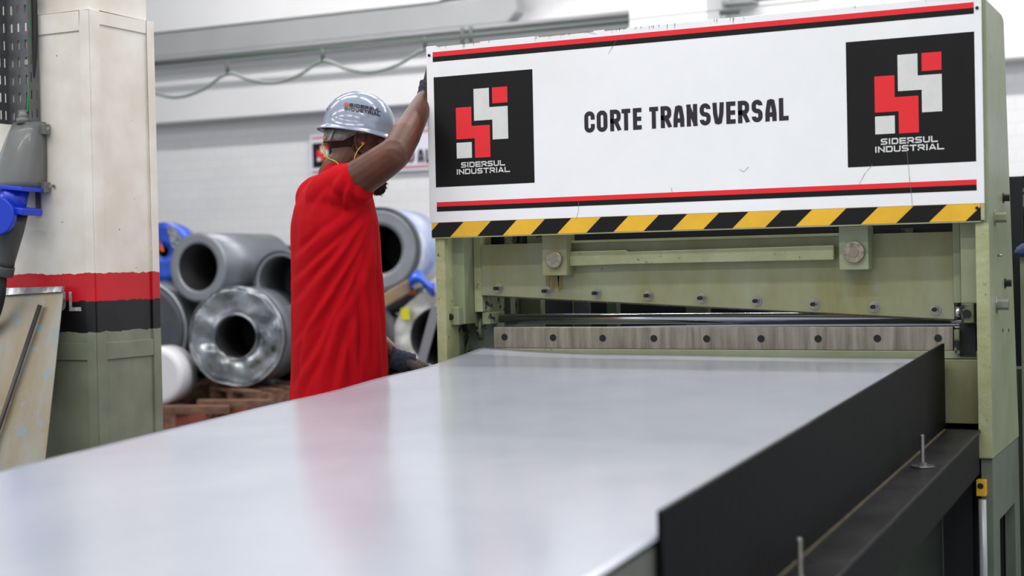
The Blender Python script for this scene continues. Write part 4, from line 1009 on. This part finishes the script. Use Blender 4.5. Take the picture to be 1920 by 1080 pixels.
# ear plugs on a yellow cord
EO = mat('orange_foam', srgb(240, 92, 40), 0.5)
p = dp(673, 270, 5.233)
ep = MB().tube([Hd(0.002, -0.070, 0.0), Hd(0.004, -0.087, 0.0), Hd(0.006, -0.094, -0.001)], [0.006, 0.0065, 0.004], 14).build('ear_plug', EO, man)
P_ = [Hd(0.006, -0.093, -0.002), dp(671, 282, 5.225), dp(665, 295, 5.222), dp(664, 303, 5.222), dp(661, 309, 5.22)]
MB().tube(curve_pts(P_), 0.0017, 8).build('plug_cord', YC, ep)
P_ = [dp(635, 308, 5.21), dp(628, 302, 5.225), dp(615, 296, 5.25), dp(607, 285, 5.27), dp(604, 275, 5.27), dp(607, 262, 5.26), dp(611, 256, 5.26)]
MB().tube(curve_pts(P_), 0.0017, 8).build('plug_cord', YC, ep)
P_ = [dp(608, 278, 5.265), dp(611, 290, 5.27), dp(614, 300, 5.28), dp(615, 312, 5.29)]
MB().tube(curve_pts(P_), 0.0017, 8).build('plug_cord', YC, ep)
#</PERSON>

#<BACKGROUND>
# ================================================================== BACKGROUND STOCK OF COILS
COILG = mat('coil_grey_steel', srgb(122, 126, 134), 0.38, 0.45, 0.15, 3, None, 0.05, 30)
COILE = mat('coil_edge_steel', srgb(150, 153, 160), 0.4, 0.5, 0.12, 8)
COILD = mat('dark_coil_steel', srgb(88, 92, 98), 0.42, 0.5, 0.2, 4)
FOIL = mat('crumpled_galvanised_cover', srgb(196, 198, 202), 0.2, 1.0, 0.4, 3.5, srgb(110, 113, 118), 0.0, rvar=0.08)
WROLL = mat('white_roll', srgb(214, 214, 219), 0.5)
BLUEW = mat('blue_wrap', srgb(30, 92, 214), 0.35, 0, 0.3, 3, srgb(16, 58, 170), 0.3, 12, coat=0.3)
BLUEPALE = mat('pale_blue_wrap', srgb(214, 217, 226), 0.3, 0, 0.8, 2.2, srgb(110, 136, 196), 0.3, 10, coat=0.3)
WRAP = mat('white_plastic_wrap', srgb(222, 222, 216), 0.35, 0, 0.6, 6, srgb(158, 156, 150), 0.4, 14, coat=0.3)
DARKC = mat('shaded_dark_coil', srgb(48, 50, 55), 0.5, 0.3, 0.2, 4)  # dark tone carries the shade of the gaps between coils
HOLE = mat('bore_shade', srgb(24, 24, 27), 0.6)  # near black: the shade inside the bores put into the colour
WOOD = mat('pallet_wood', srgb(128, 92, 70), 0.7, 0, 0.45, 4, srgb(82, 56, 44), 0.3, 20, stretch=(1, 6, 6))
WOOD2 = mat('pale_wood', srgb(150, 128, 100), 0.7, 0, 0.4, 5, None, 0.3, 20)
def axis_at(px, py, yaw):
    r = ray(px, py); h = V((r.x, r.y, 0)).normalized(); a = math.radians(-yaw)
    return V((h.x * math.cos(a) - h.y * math.sin(a), h.x * math.sin(a) + h.y * math.cos(a), 0))
def ringpts(c, u, w, r, n=56, wob=0, seed=0):
    out = []
    for k in range(n):
        a = 2 * math.pi * k / n; rr_ = r
        if wob: rr_ = r + wob * noise.noise(V((math.cos(a) * 2.2 + seed, math.sin(a) * 2.2, seed * 3.1)))
        out.append(c + (u * math.cos(a) + w * math.sin(a)) * rr_)
    return out
def coil(name, c, ax, R_, r_, L_, mats, label, cat='coil', crumple=0.0, grp=None, body='coil_body', lip=None, seed=1, rest=None):
    """c: centre of the face turned to us; ax points into the body"""
    c = V(c); w = V((0, 0, 1)); u = ax.cross(w).normalized()
    if rest is not None: c.z = rest + R_ + (0.0145 if lip else 0.001) + crumple * 0.3
    root = empty(name, (c.x + ax.x * L_ / 2, c.y + ax.y * L_ / 2, c.z - R_), label, cat, grp)
    mb = MB(); n = 56
    rings = [ringpts(c + ax * 0.012, u, w, R_, n, crumple * 0.5, seed), ringpts(c + ax * (L_ - 0.012), u, w, R_, n, crumple * 0.5, seed), ringpts(c + ax * L_, u, w, R_ - 0.01, n), ringpts(c + ax * L_, u, w, r_, n), ringpts(c + ax * 0.01, u, w, r_, n)]
    mb.loft(rings, False, True, closed=True)
    mb.build(body, mats[0], root)
    # face: wound edges, slightly dished; crumpled when covered with foil
    fb = MB(); K = 10 if crumple else 4; rr_ = []
    for k in range(K + 1):
        t = k / K; rad = R_ - 0.002 + (r_ + 0.002 - R_) * t; ring = ringpts(c, u, w, rad, n, crumple * (1 - 0.8 * t) if 0 < k else crumple * 0.5, seed)
        if crumple:
            ring = [p - ax * ((0.045 * crumple / 0.024 * 0.5 * abs(((kk * 7 / n + 0.5 * noise.noise(V((kk * 0.15, seed, t * 1.5)))) % 1) - 0.5) * math.sin(math.pi * min(1, t + 0.08)) if seed == 3 else 0) + 0.004 + crumple * 0.9 * (noise.noise(p * 9 + V((seed, 0, 0))) + 0.5 * noise.noise(p * 21))) for kk, p in enumerate(ring)]
        rr_.append(ring)
    back = [ringpts(c + ax * 0.02, u, w, r_ + 0.002, n), ringpts(c + ax * 0.02, u, w, R_ - 0.003, n)]
    fb.loft(rr_ + back, False, not crumple or True, closed=True)
    f_ = fb.build('coil_face', mats[1], root)
    bb = MB(); bb.loft([ringpts(c + ax * 0.004, u, w, r_ + 0.003, n), ringpts(c + ax * 0.004, u, w, r_ - 0.004, n), ringpts(c + ax * (L_ - 0.02), u, w, r_ - 0.004, n), ringpts(c + ax * (L_ - 0.02), u, w, r_ + 0.003, n)], False, True, closed=True)
    bb.loft([ringpts(c + ax * (L_ - 0.03), u, w, r_ - 0.003, n), ringpts(c + ax * (L_ - 0.035), u, w, r_ - 0.003, n)])  # end cap added so the wall cannot brighten the bore
    bb.build('coil_bore', mats[2], root)
    if crumple and seed == 3:
        MB().loft([ringpts(c + ax * a_, u, w, q_, n) for a_, q_ in ((-0.022, r_ + 0.002), (-0.030, r_ + 0.012), (-0.010, r_ + 0.024), (0.03, r_ + 0.004))], False, True, closed=True).build('bore_rim', mats[1], root)
    if lip:
        MB().loft([ringpts(c + ax * a_, u, w, q_, n, crumple * 0.5, seed) for a_, q_ in ((-0.012, R_ - 0.004), (-0.012, R_ + 0.012), (0.05, R_ + 0.014), (0.05, R_ - 0.002))], False, True, closed=True).build('rim_band', lip, root)
    return root
# bottom row
a = axis_at(443, 633, 22)
coil('galvanised_coil', dp(443, 634, 11.95) , a, 0.392, 0.172, 0.6, (COILG, FOIL, HOLE), 'coil wrapped in crumpled shiny galvanised foil, on the pallet left of the worker', crumple=0.024, lip=FOIL, seed=3, rest=0.29)
a = axis_at(262, 622, 30)
coil('dark_steel_coil', dp(262, 618, 12.6), a, 0.43, 0.15, 0.7, (COILD, COILD, HOLE), 'dark grey coil half hidden by the pillar, above the white roll', lip=COILE, rest=0.29)
a = axis_at(300, 706, 25)
wr = empty('white_roll', (0, 0, 0), 'white paper roll lying low beside the foot of the pillar', 'roll')
c = dp(290, 706, 11.9); w_ = V((0, 0, 1)); u = a.cross(w_).normalized(); wr.location = (c.x, c.y, c.z - 0.235)
MB().loft([ringpts(c + a * k, u, w_, q_, 56) for k, q_ in ((0.0, 0.19), (0.006, 0.225), (0.03, 0.235), (0.30, 0.235), (0.305, 0.1))]).build('roll_body', WROLL, wr)
MB().loft([ringpts(c + a * k, u, w_, q_, 40) for k, q_ in ((-0.004, 0.04), (-0.004, 0.05), (0.01, 0.05), (0.01, 0.04))], False, True, True).build('roll_core', COILD, wr)
a = axis_at(610, 640, 15)
coil('steel_coil', dp(640, 640, 12.5), a, 0.345, 0.18, 0.6, (COILD, COILG, HOLE), 'dark steel coil low behind the worker, beside the foil wrapped coil', lip=COILE, rest=0.29)
# top row
a = axis_at(371, 501, 37)
coil('grey_steel_coil', dp(371, 501, 12.4), a, 0.288, 0.198, 1.0, (COILG, COILE, HOLE), 'long smooth grey steel coil lying on top of the row, wide black bore')
a = axis_at(523, 528, 33)
coil('open_thin_coil', dp(526, 528, 12.3), a, 0.246, 0.213, 0.42, (COILD, COILE, COILD), 'thin walled open coil at the left edge of the red shirt', lip=COILD)
a = axis_at(310, 470, 22)
bd = coil('blue_wrapped_coil', dp(306, 472, 12.95), a, 0.255, 0.05, 0.22, (BLUEW, BLUEW, HOLE), 'bright blue wrapped coil with a silver label, beside the pillar')
c = dp(327, 468, 12.90)
b = MB(); u2 = RIGHT; v2 = V((0, 0, 1))
c = dp(306, 472, 12.95); w_ = V((0, 0, 1)); u = a.cross(w_).normalized()
def onface(px, py, off):
    r = ray(px, py); n_ = a; t = ((c - a * off) - CAM).dot(n_) / r.dot(n_); return CAM + r * t
b.poly([onface(*p, 0.010) for p in ((313, 428), (324, 424), (340, 446), (330, 468), (322, 462))])
b.build('silver_label', mat('silver_label', srgb(190, 192, 196), 0.3, 0.3, 0.9, 60, srgb(50, 52, 60)), bd)
b = MB(); b.poly([onface(*p, 0.011) for p in ((300, 452), (305, 462), (308, 472), (300, 470))]); b.build('orange_sticker', mat('orange_sticker', srgb(230, 96, 36), 0.5), bd)
a = axis_at(712, 468, 20)
coil('large_steel_coil', dp(710, 468, 12.1), a, 0.335, 0.200, 0.75, (BLUEPALE, COILE, HOLE), 'large grey coil in pale blue wrap, right of the red shirt', lip=COILD)
a = axis_at(815, 632, 18)
cw = coil('plastic_wrapped_coil', dp(822, 636, 11.8), a, 0.375, 0.235, 0.7, (WRAP, WRAP, HOLE), 'coil in white crumpled plastic with a yellow sticker, beside the green machine', crumple=0.03, seed=9, rest=0.29)
c = dp(822, 636, 11.8)
b = MB(); b.poly([onface(*p, 0.035) for p in ((751, 578), (766, 576), (769, 600), (752, 599))]); b.build('yellow_sticker', mat('yellow_sticker', srgb(226, 214, 40), 0.5), cw)
b = MB(); b.poly([onface(*p, 0.035) for p in ((766, 545), (777, 543), (779, 551), (768, 553))]); b.build('orange_sticker', mat('orange_red_sticker', srgb(232, 84, 44), 0.5), cw)
for px, D, lb in ((355, 13.6, 'dark coil in the back row, in the gap left of the foil wrapped coil'), (530, 13.6, 'dark coil in the back row, in the gap right of the foil wrapped coil'), (715, 13.5, 'dark coil in the back row, below the large grey coil')):  # coils added to turn the gaps between the others dark
    c = dp(px, 610, D); coil('gap_fill_coil', c, axis_at(px, 610, 12), 0.40, 0.2, 0.5, (DARKC, DARKC, HOLE), lb, rest=0.001)
    c2 = c + V((0, 0, 0)); coil('gap_fill_coil', (c.x, c.y, 0), axis_at(px, 610, 12), 0.33, 0.16, 0.5, (DARKC, DARKC, HOLE), lb.replace('dark coil in', 'upper dark coil in'), rest=0.80)
# brown wedge between the two right coils
c = dp(735, 556, 11.9)
o = MB().obox(c, (RIGHT * 0.86 + V((0, 0, 0.5))).normalized(), FWD, (RIGHT * -0.5 + V((0, 0, 0.86))).normalized(), 0.19, 0.12, 0.05).build('wooden_wedge', WOOD2, bevel=0.01); origin(o, c)
tag(o, 'brown wooden wedge holding the large grey coil on the wrapped one', 'wedge')
o = MB().obox(dp(772, 745, 11.35), (RIGHT), FWD, (RIGHT * 0.28 + V((0, 0, 0.96))).normalized(), 0.035, 0.03, 0.72).build('steel_strut', mat('strut_grey', srgb(128, 128, 132), 0.5, 0.3)); origin(o, dp(797, 700, 11.5))
tag(o, 'slanting grey steel strut in front of the plastic wrapped coil', 'strut')
c = dp(792, 531, 11.75)
b = MB(); n_ = 14
for i in range(n_):
    pass
rings = []
for i in range(9):
    t = i / 8; cc = c + RIGHT * (-0.10 + 0.2 * t) + V((0, 0, 0.05 * math.sin(t * 5)))
    rings.append([cc + FWD * (0.12 * math.cos(q_)) + V((0, 0, 0.045 * math.sin(q_) * (1 + 0.4 * math.sin(3 * q_ + i)))) for q_ in [2 * math.pi * k / n_ for k in range(n_)]])
b.loft(rings); o = b.build('blue_plastic_sheet', BLUEW); origin(o, c)
tag(o, 'bunched blue plastic between the large coil and the green machine', 'plastic sheet')
# pallets
def pallet(c, yaw, lab, nstack=1, z0=0.0, wx=0.70, wy=0.9):
    c = V(c); u = V((math.cos(yaw), math.sin(yaw), 0)); v = V((-math.sin(yaw), math.cos(yaw), 0)); zz = V((0, 0, 1))
    root = empty('pallet', (c.x, c.y, z0), lab, 'pallet', None)
    for k in range(5):
        y = -wy / 2 + 0.05 + k * (wy - 0.1) / 4
        MB().obox(c + v * y + zz * (z0 + 0.133), u, v, zz, wx / 2, 0.05, 0.011).build('deck_board', WOOD, root)
    for k in range(3):
        x = -wx / 2 + 0.05 + k * (wx - 0.1) / 2
        MB().obox(c + u * x + zz * (z0 + 0.072), u, v, zz, 0.045, wy / 2, 0.0495).build('stringer', WOOD, root)
    for k in range(3):
        y = -wy / 2 + 0.05 + k * (wy - 0.1) / 2
        MB().obox(c + v * y + zz * (z0 + 0.011), u, v, zz, wx / 2, 0.05, 0.011).build('base_board', WOOD, root)
    return root
FA2 = V((0.437, 0.899, 0))
g = dp(443, 634, 11.95); yw = math.radians(-25.9)
ax_ = axis_at(443, 633, 22)
cc = g + FA2 * 0.38
pallet((cc.x, cc.y, 0), yw, 'brown pallet under the foil wrapped coil, upper of the two', z0=0.145)
pallet((cc.x, cc.y, 0), yw, 'brown pallet on the floor, under the other pallet of the foil wrapped coil', z0=0.0)
g = dp(640, 640, 12.5); cc = g + FA2 * 0.38
pallet((cc.x, cc.y, 0), yw, 'pallet under the dark coil behind the worker', z0=0.145)
pallet((cc.x, cc.y, 0), yw, 'lowest pallet below the dark coil behind the worker', z0=0.0)
g = dp(822, 636, 11.8); cc = g + FA2 * 0.38
pallet((cc.x, cc.y, 0), yw, 'pallet under the plastic wrapped coil', z0=0.145)
pallet((cc.x, cc.y, 0), yw, 'lowest pallet below the plastic wrapped coil', z0=0.0)
g = dp(268, 618, 12.6); cc = g + FA2 * 0.38
pallet((cc.x, cc.y, 0), yw, 'pallet under the dark coil behind the pillar', z0=0.145)
pallet((cc.x, cc.y, 0), yw, 'lowest pallet below the dark coil behind the pillar', z0=0.0)
g = dp(296, 706, 11.9)
gg = g + FA2 * 0.12
pallet((gg.x, gg.y, 0), yw, 'small pallet under the white roll', z0=0.0, wx=0.55, wy=0.4)
for k, (px, py, D) in enumerate(((360, 768, 10.9), (440, 757, 11.0))):
    c = dp(px, py, D)
    o = MB().obox(c, RIGHT, FWD, (0, 0, 1), 0.27, 0.05, 0.03).build('loose_board', WOOD, bevel=0.004); origin(o, c)
    tag(o, ('rough brown board' if k == 0 else 'second rough board') + (' lying in front of the white roll' if k == 0 else ' lying just left of the red shirt hem'), 'board')
    s_ = MB().box(c.x - 0.12, c.x + 0.12, c.y - 0.04, c.y + 0.04, 0, c.z - 0.0301).build('timber_block', mat('red_brown_wood', srgb(140, 70, 52), 0.7, 0, 0.4, 5)); origin(s_, (c.x, c.y, 0))
    tag(s_, 'red brown timber block below the rough board ' + ('near the pillar' if k == 0 else 'near the worker'), 'block')

# wall sign seen behind the worker
Y0 = 7.76
def ws(px, py): p = at(px, py, y=7.95); return p.x, p.z
xa, za = ws(583, 330); _, zb_ = ws(583, 254)
sg = empty('wall_sign', (xa + 1.0, 7.99, za), 'white banner with red stripes and dark letters on the back wall behind the worker', 'sign')
MB().box(xa, xa + 2.1, 7.95, 7.999, za, zb_).build('banner_panel', mat('banner_white', srgb(220, 220, 234), 0.5), sg)
H_ = zb_ - za
mb = MB(); mb.box(xa + 0.02, xa + 2.08, 7.946, 7.9495, za + H_ * 0.90, za + H_ * 0.96).box(xa + 0.02, xa + 2.08, 7.946, 7.9495, za + H_ * 0.06, za + H_ * 0.12)
mb.build('banner_stripes', mat('faded_red', srgb(190, 120, 130), 0.5), sg)
sz = H_ * 0.60; ex = xa + 0.03; ez = za + H_ * 0.2; mb = MB(); k = sz / 0.38
mb.prism_y(rect(ex, ex + sz, ez, ez + sz), 7.944, 7.9495)
for mi, L_ in ((1, [(0.155, 0.222), (0.225, 0.222), (0.225, 0.154), (0.284, 0.154), (0.284, 0.265), (0.214, 0.265), (0.214, 0.331), (0.155, 0.331)]), (1, [(0.085, 0.096), (0.144, 0.096), (0.144, 0.150), (0.085, 0.150)]),
               (2, [(0.226, 0.277), (0.284, 0.277), (0.284, 0.331), (0.226, 0.331)]), (2, [(0.085, 0.162), (0.156, 0.162), (0.156, 0.095), (0.215, 0.095), (0.215, 0.205), (0.145, 0.205), (0.145, 0.271), (0.085, 0.271)])):
    mb.mi = mi; mb.prism_y([(ex + p[0] * k, ez + p[1] * k) for p in L_], 7.940, 7.9435)
mb.build('banner_emblem', [LBLACK, LWHITE, LRED], sg)
mb = MB()
for ch, l, r_ in (('O', 764, 777), ('A', 784, 795), ('L', 799, 808)):
    x0_, z0_ = ws(l, 305); x1_, z1_ = ws(r_, 279)
    for q_ in text_quads([(ch, 0, x1_ - x0_)], x0_, z0_, z1_ - z0_, 0.026, 0.03, 'c'): mb.poly([(p[0], 7.943 - p[2], p[1]) for p in q_])
mb.build('banner_lettering', LTEXT, sg)

# festoon cable hanging from its tension wire
yc = 6.3
FEST = mat('festoon_cable', srgb(132, 142, 136), 0.5)
w0 = at(200, 139, y=yc); w1 = at(1178, 32, y=yc); w0 = V((w0.x, w0.y, w0.z)); 
wl = at(250, 128, y=yc)
fw = MB(); fw.tube([V((-11.0, yc, at(298, 130, y=yc).z)), V((at(1178, 5, y=yc).x + 1.5, yc, at(800, 72, y=yc).z))], 0.004, 6)
fo = empty('festoon_line', (-5, yc, 3), 'green grey cable hanging in loops from a tension wire high before the back wall', 'cable')
fw.build('tension_wire', FEST, fo)
pts = []
for px, py in ((230, 158), (298, 177), (335, 182), (380, 168), (427, 138), (470, 150), (515, 155), (562, 140), (605, 114), (650, 129), (695, 135), (745, 122), (800, 92), (850, 106), (900, 104), (960, 80)):
    pts.append(at(px, py, y=yc))
MB().tube(curve_pts(pts, 5), 0.015, 8).build('looped_cable', FEST, fo)
for px, t, b in ((427, 116, 140), (605, 92, 116), (797, 68, 94), (867, 52, 100), (883, 50, 96)):
    p = at(px, t, y=yc); q_ = at(px, b, y=yc); MB().tube([p, q_], 0.016, 8).build('cable_hanger', mat('hanger_dark', srgb(70, 80, 74), 0.5), fo)
# dark conduit on the lower edge of the gutter beam
p = at(295, 118, y=7.56); q_ = at(1178, 41, y=7.56)
o = MB().tube([V((-11.4, 7.56, p.z)), p, V((q_.x + 1, 7.56, q_.z))], 0.022, 8).build('conduit_pipe', mat('conduit_green', srgb(84, 96, 90), 0.5)); origin(o, p)
tag(o, 'thin dark conduit pipe running under the grey beam', 'pipe')

# what stands behind the right cheek of the machine
yc2 = 1.5
p = at(1891, 331, y=yc2)
cb = empty('black_frame_cabinet', (p.x + 0.4, yc2 + 0.2, 0), 'black framed cabinet behind the right cheek of the machine', 'cabinet')
BK = mat('black_frame_paint', srgb(28, 29, 32), 0.45, 0, 0.3, 12)
MB().box(p.x - 0.25, p.x + 0.052, yc2, yc2 + 0.5, 0, p.z).build('cabinet_post', BK, cb, bevel=0.004)
MB().box(p.x + 0.052, p.x + 0.8, yc2, yc2 + 0.05, p.z - 0.045, p.z).box(p.x + 0.052, p.x + 0.8, yc2, yc2 + 0.05, at(1915, 395, y=yc2).z - 0.02, at(1915, 388, y=yc2).z).build('cabinet_rail', BK, cb)
MB().box(p.x + 0.052, p.x + 0.8, yc2 + 0.01, yc2 + 0.03, at(1915, 364, y=yc2).z, at(1915, 360, y=yc2).z).build('cabinet_bar', BK, cb)
MB().box(p.x + 0.052, p.x + 0.8, yc2 + 0.1, yc2 + 0.5, 0, at(1915, 398, y=yc2).z - 0.0).build('cabinet_body', BK, cb)
q_ = at(1912, 480, y=1.1)
gc = empty('green_side_cabinet', (q_.x + 0.25, 1.2, 0), 'pale green steel cabinet at the right edge, behind the machine', 'cabinet')
MB().box(q_.x, q_.x + 0.5, 1.1, 1.4, 0.0, q_.z).build('cabinet_body', GREEN, gc, bevel=0.004)
MB().box(q_.x + 0.03, q_.x + 0.47, 1.094, 1.0995, 0.1, q_.z - 0.03).build('door', GREEN, gc, bevel=0.002)
r_ = at(1900, 690, y=1.3)
MB().box(r_.x - 0.1, q_.x - 0.004, 1.25, 1.4, 0.0, r_.z).build('side_panel', GREEN_DARK, gc)
c = at(1917, 462, y=1.15)
b = MB(); rings = []
for i in range(10):
    t = i / 9; cc = V((c.x - 0.02 + 0.12 * t, c.y + 0.01, q_.z + 0.003))
    rings.append([cc + V((0, 0.09 * math.cos(a_), max(-0.0, 0.045 * (0.6 + 0.5 * math.sin(t * 3.0)) * math.sin(a_) * (1 + 0.25 * math.sin(5 * a_ + i))))) for a_ in [2 * math.pi * k / 18 for k in range(18)]])
b.loft(rings); o = b.build('blue_rag', mat('navy_cloth', srgb(42, 58, 96), 0.9, 0, 0.4, 30, None, 0.6, 60)); origin(o, c)
tag(o, 'crumpled navy blue rag lying on the green cabinet', 'rag')
#</BACKGROUND>
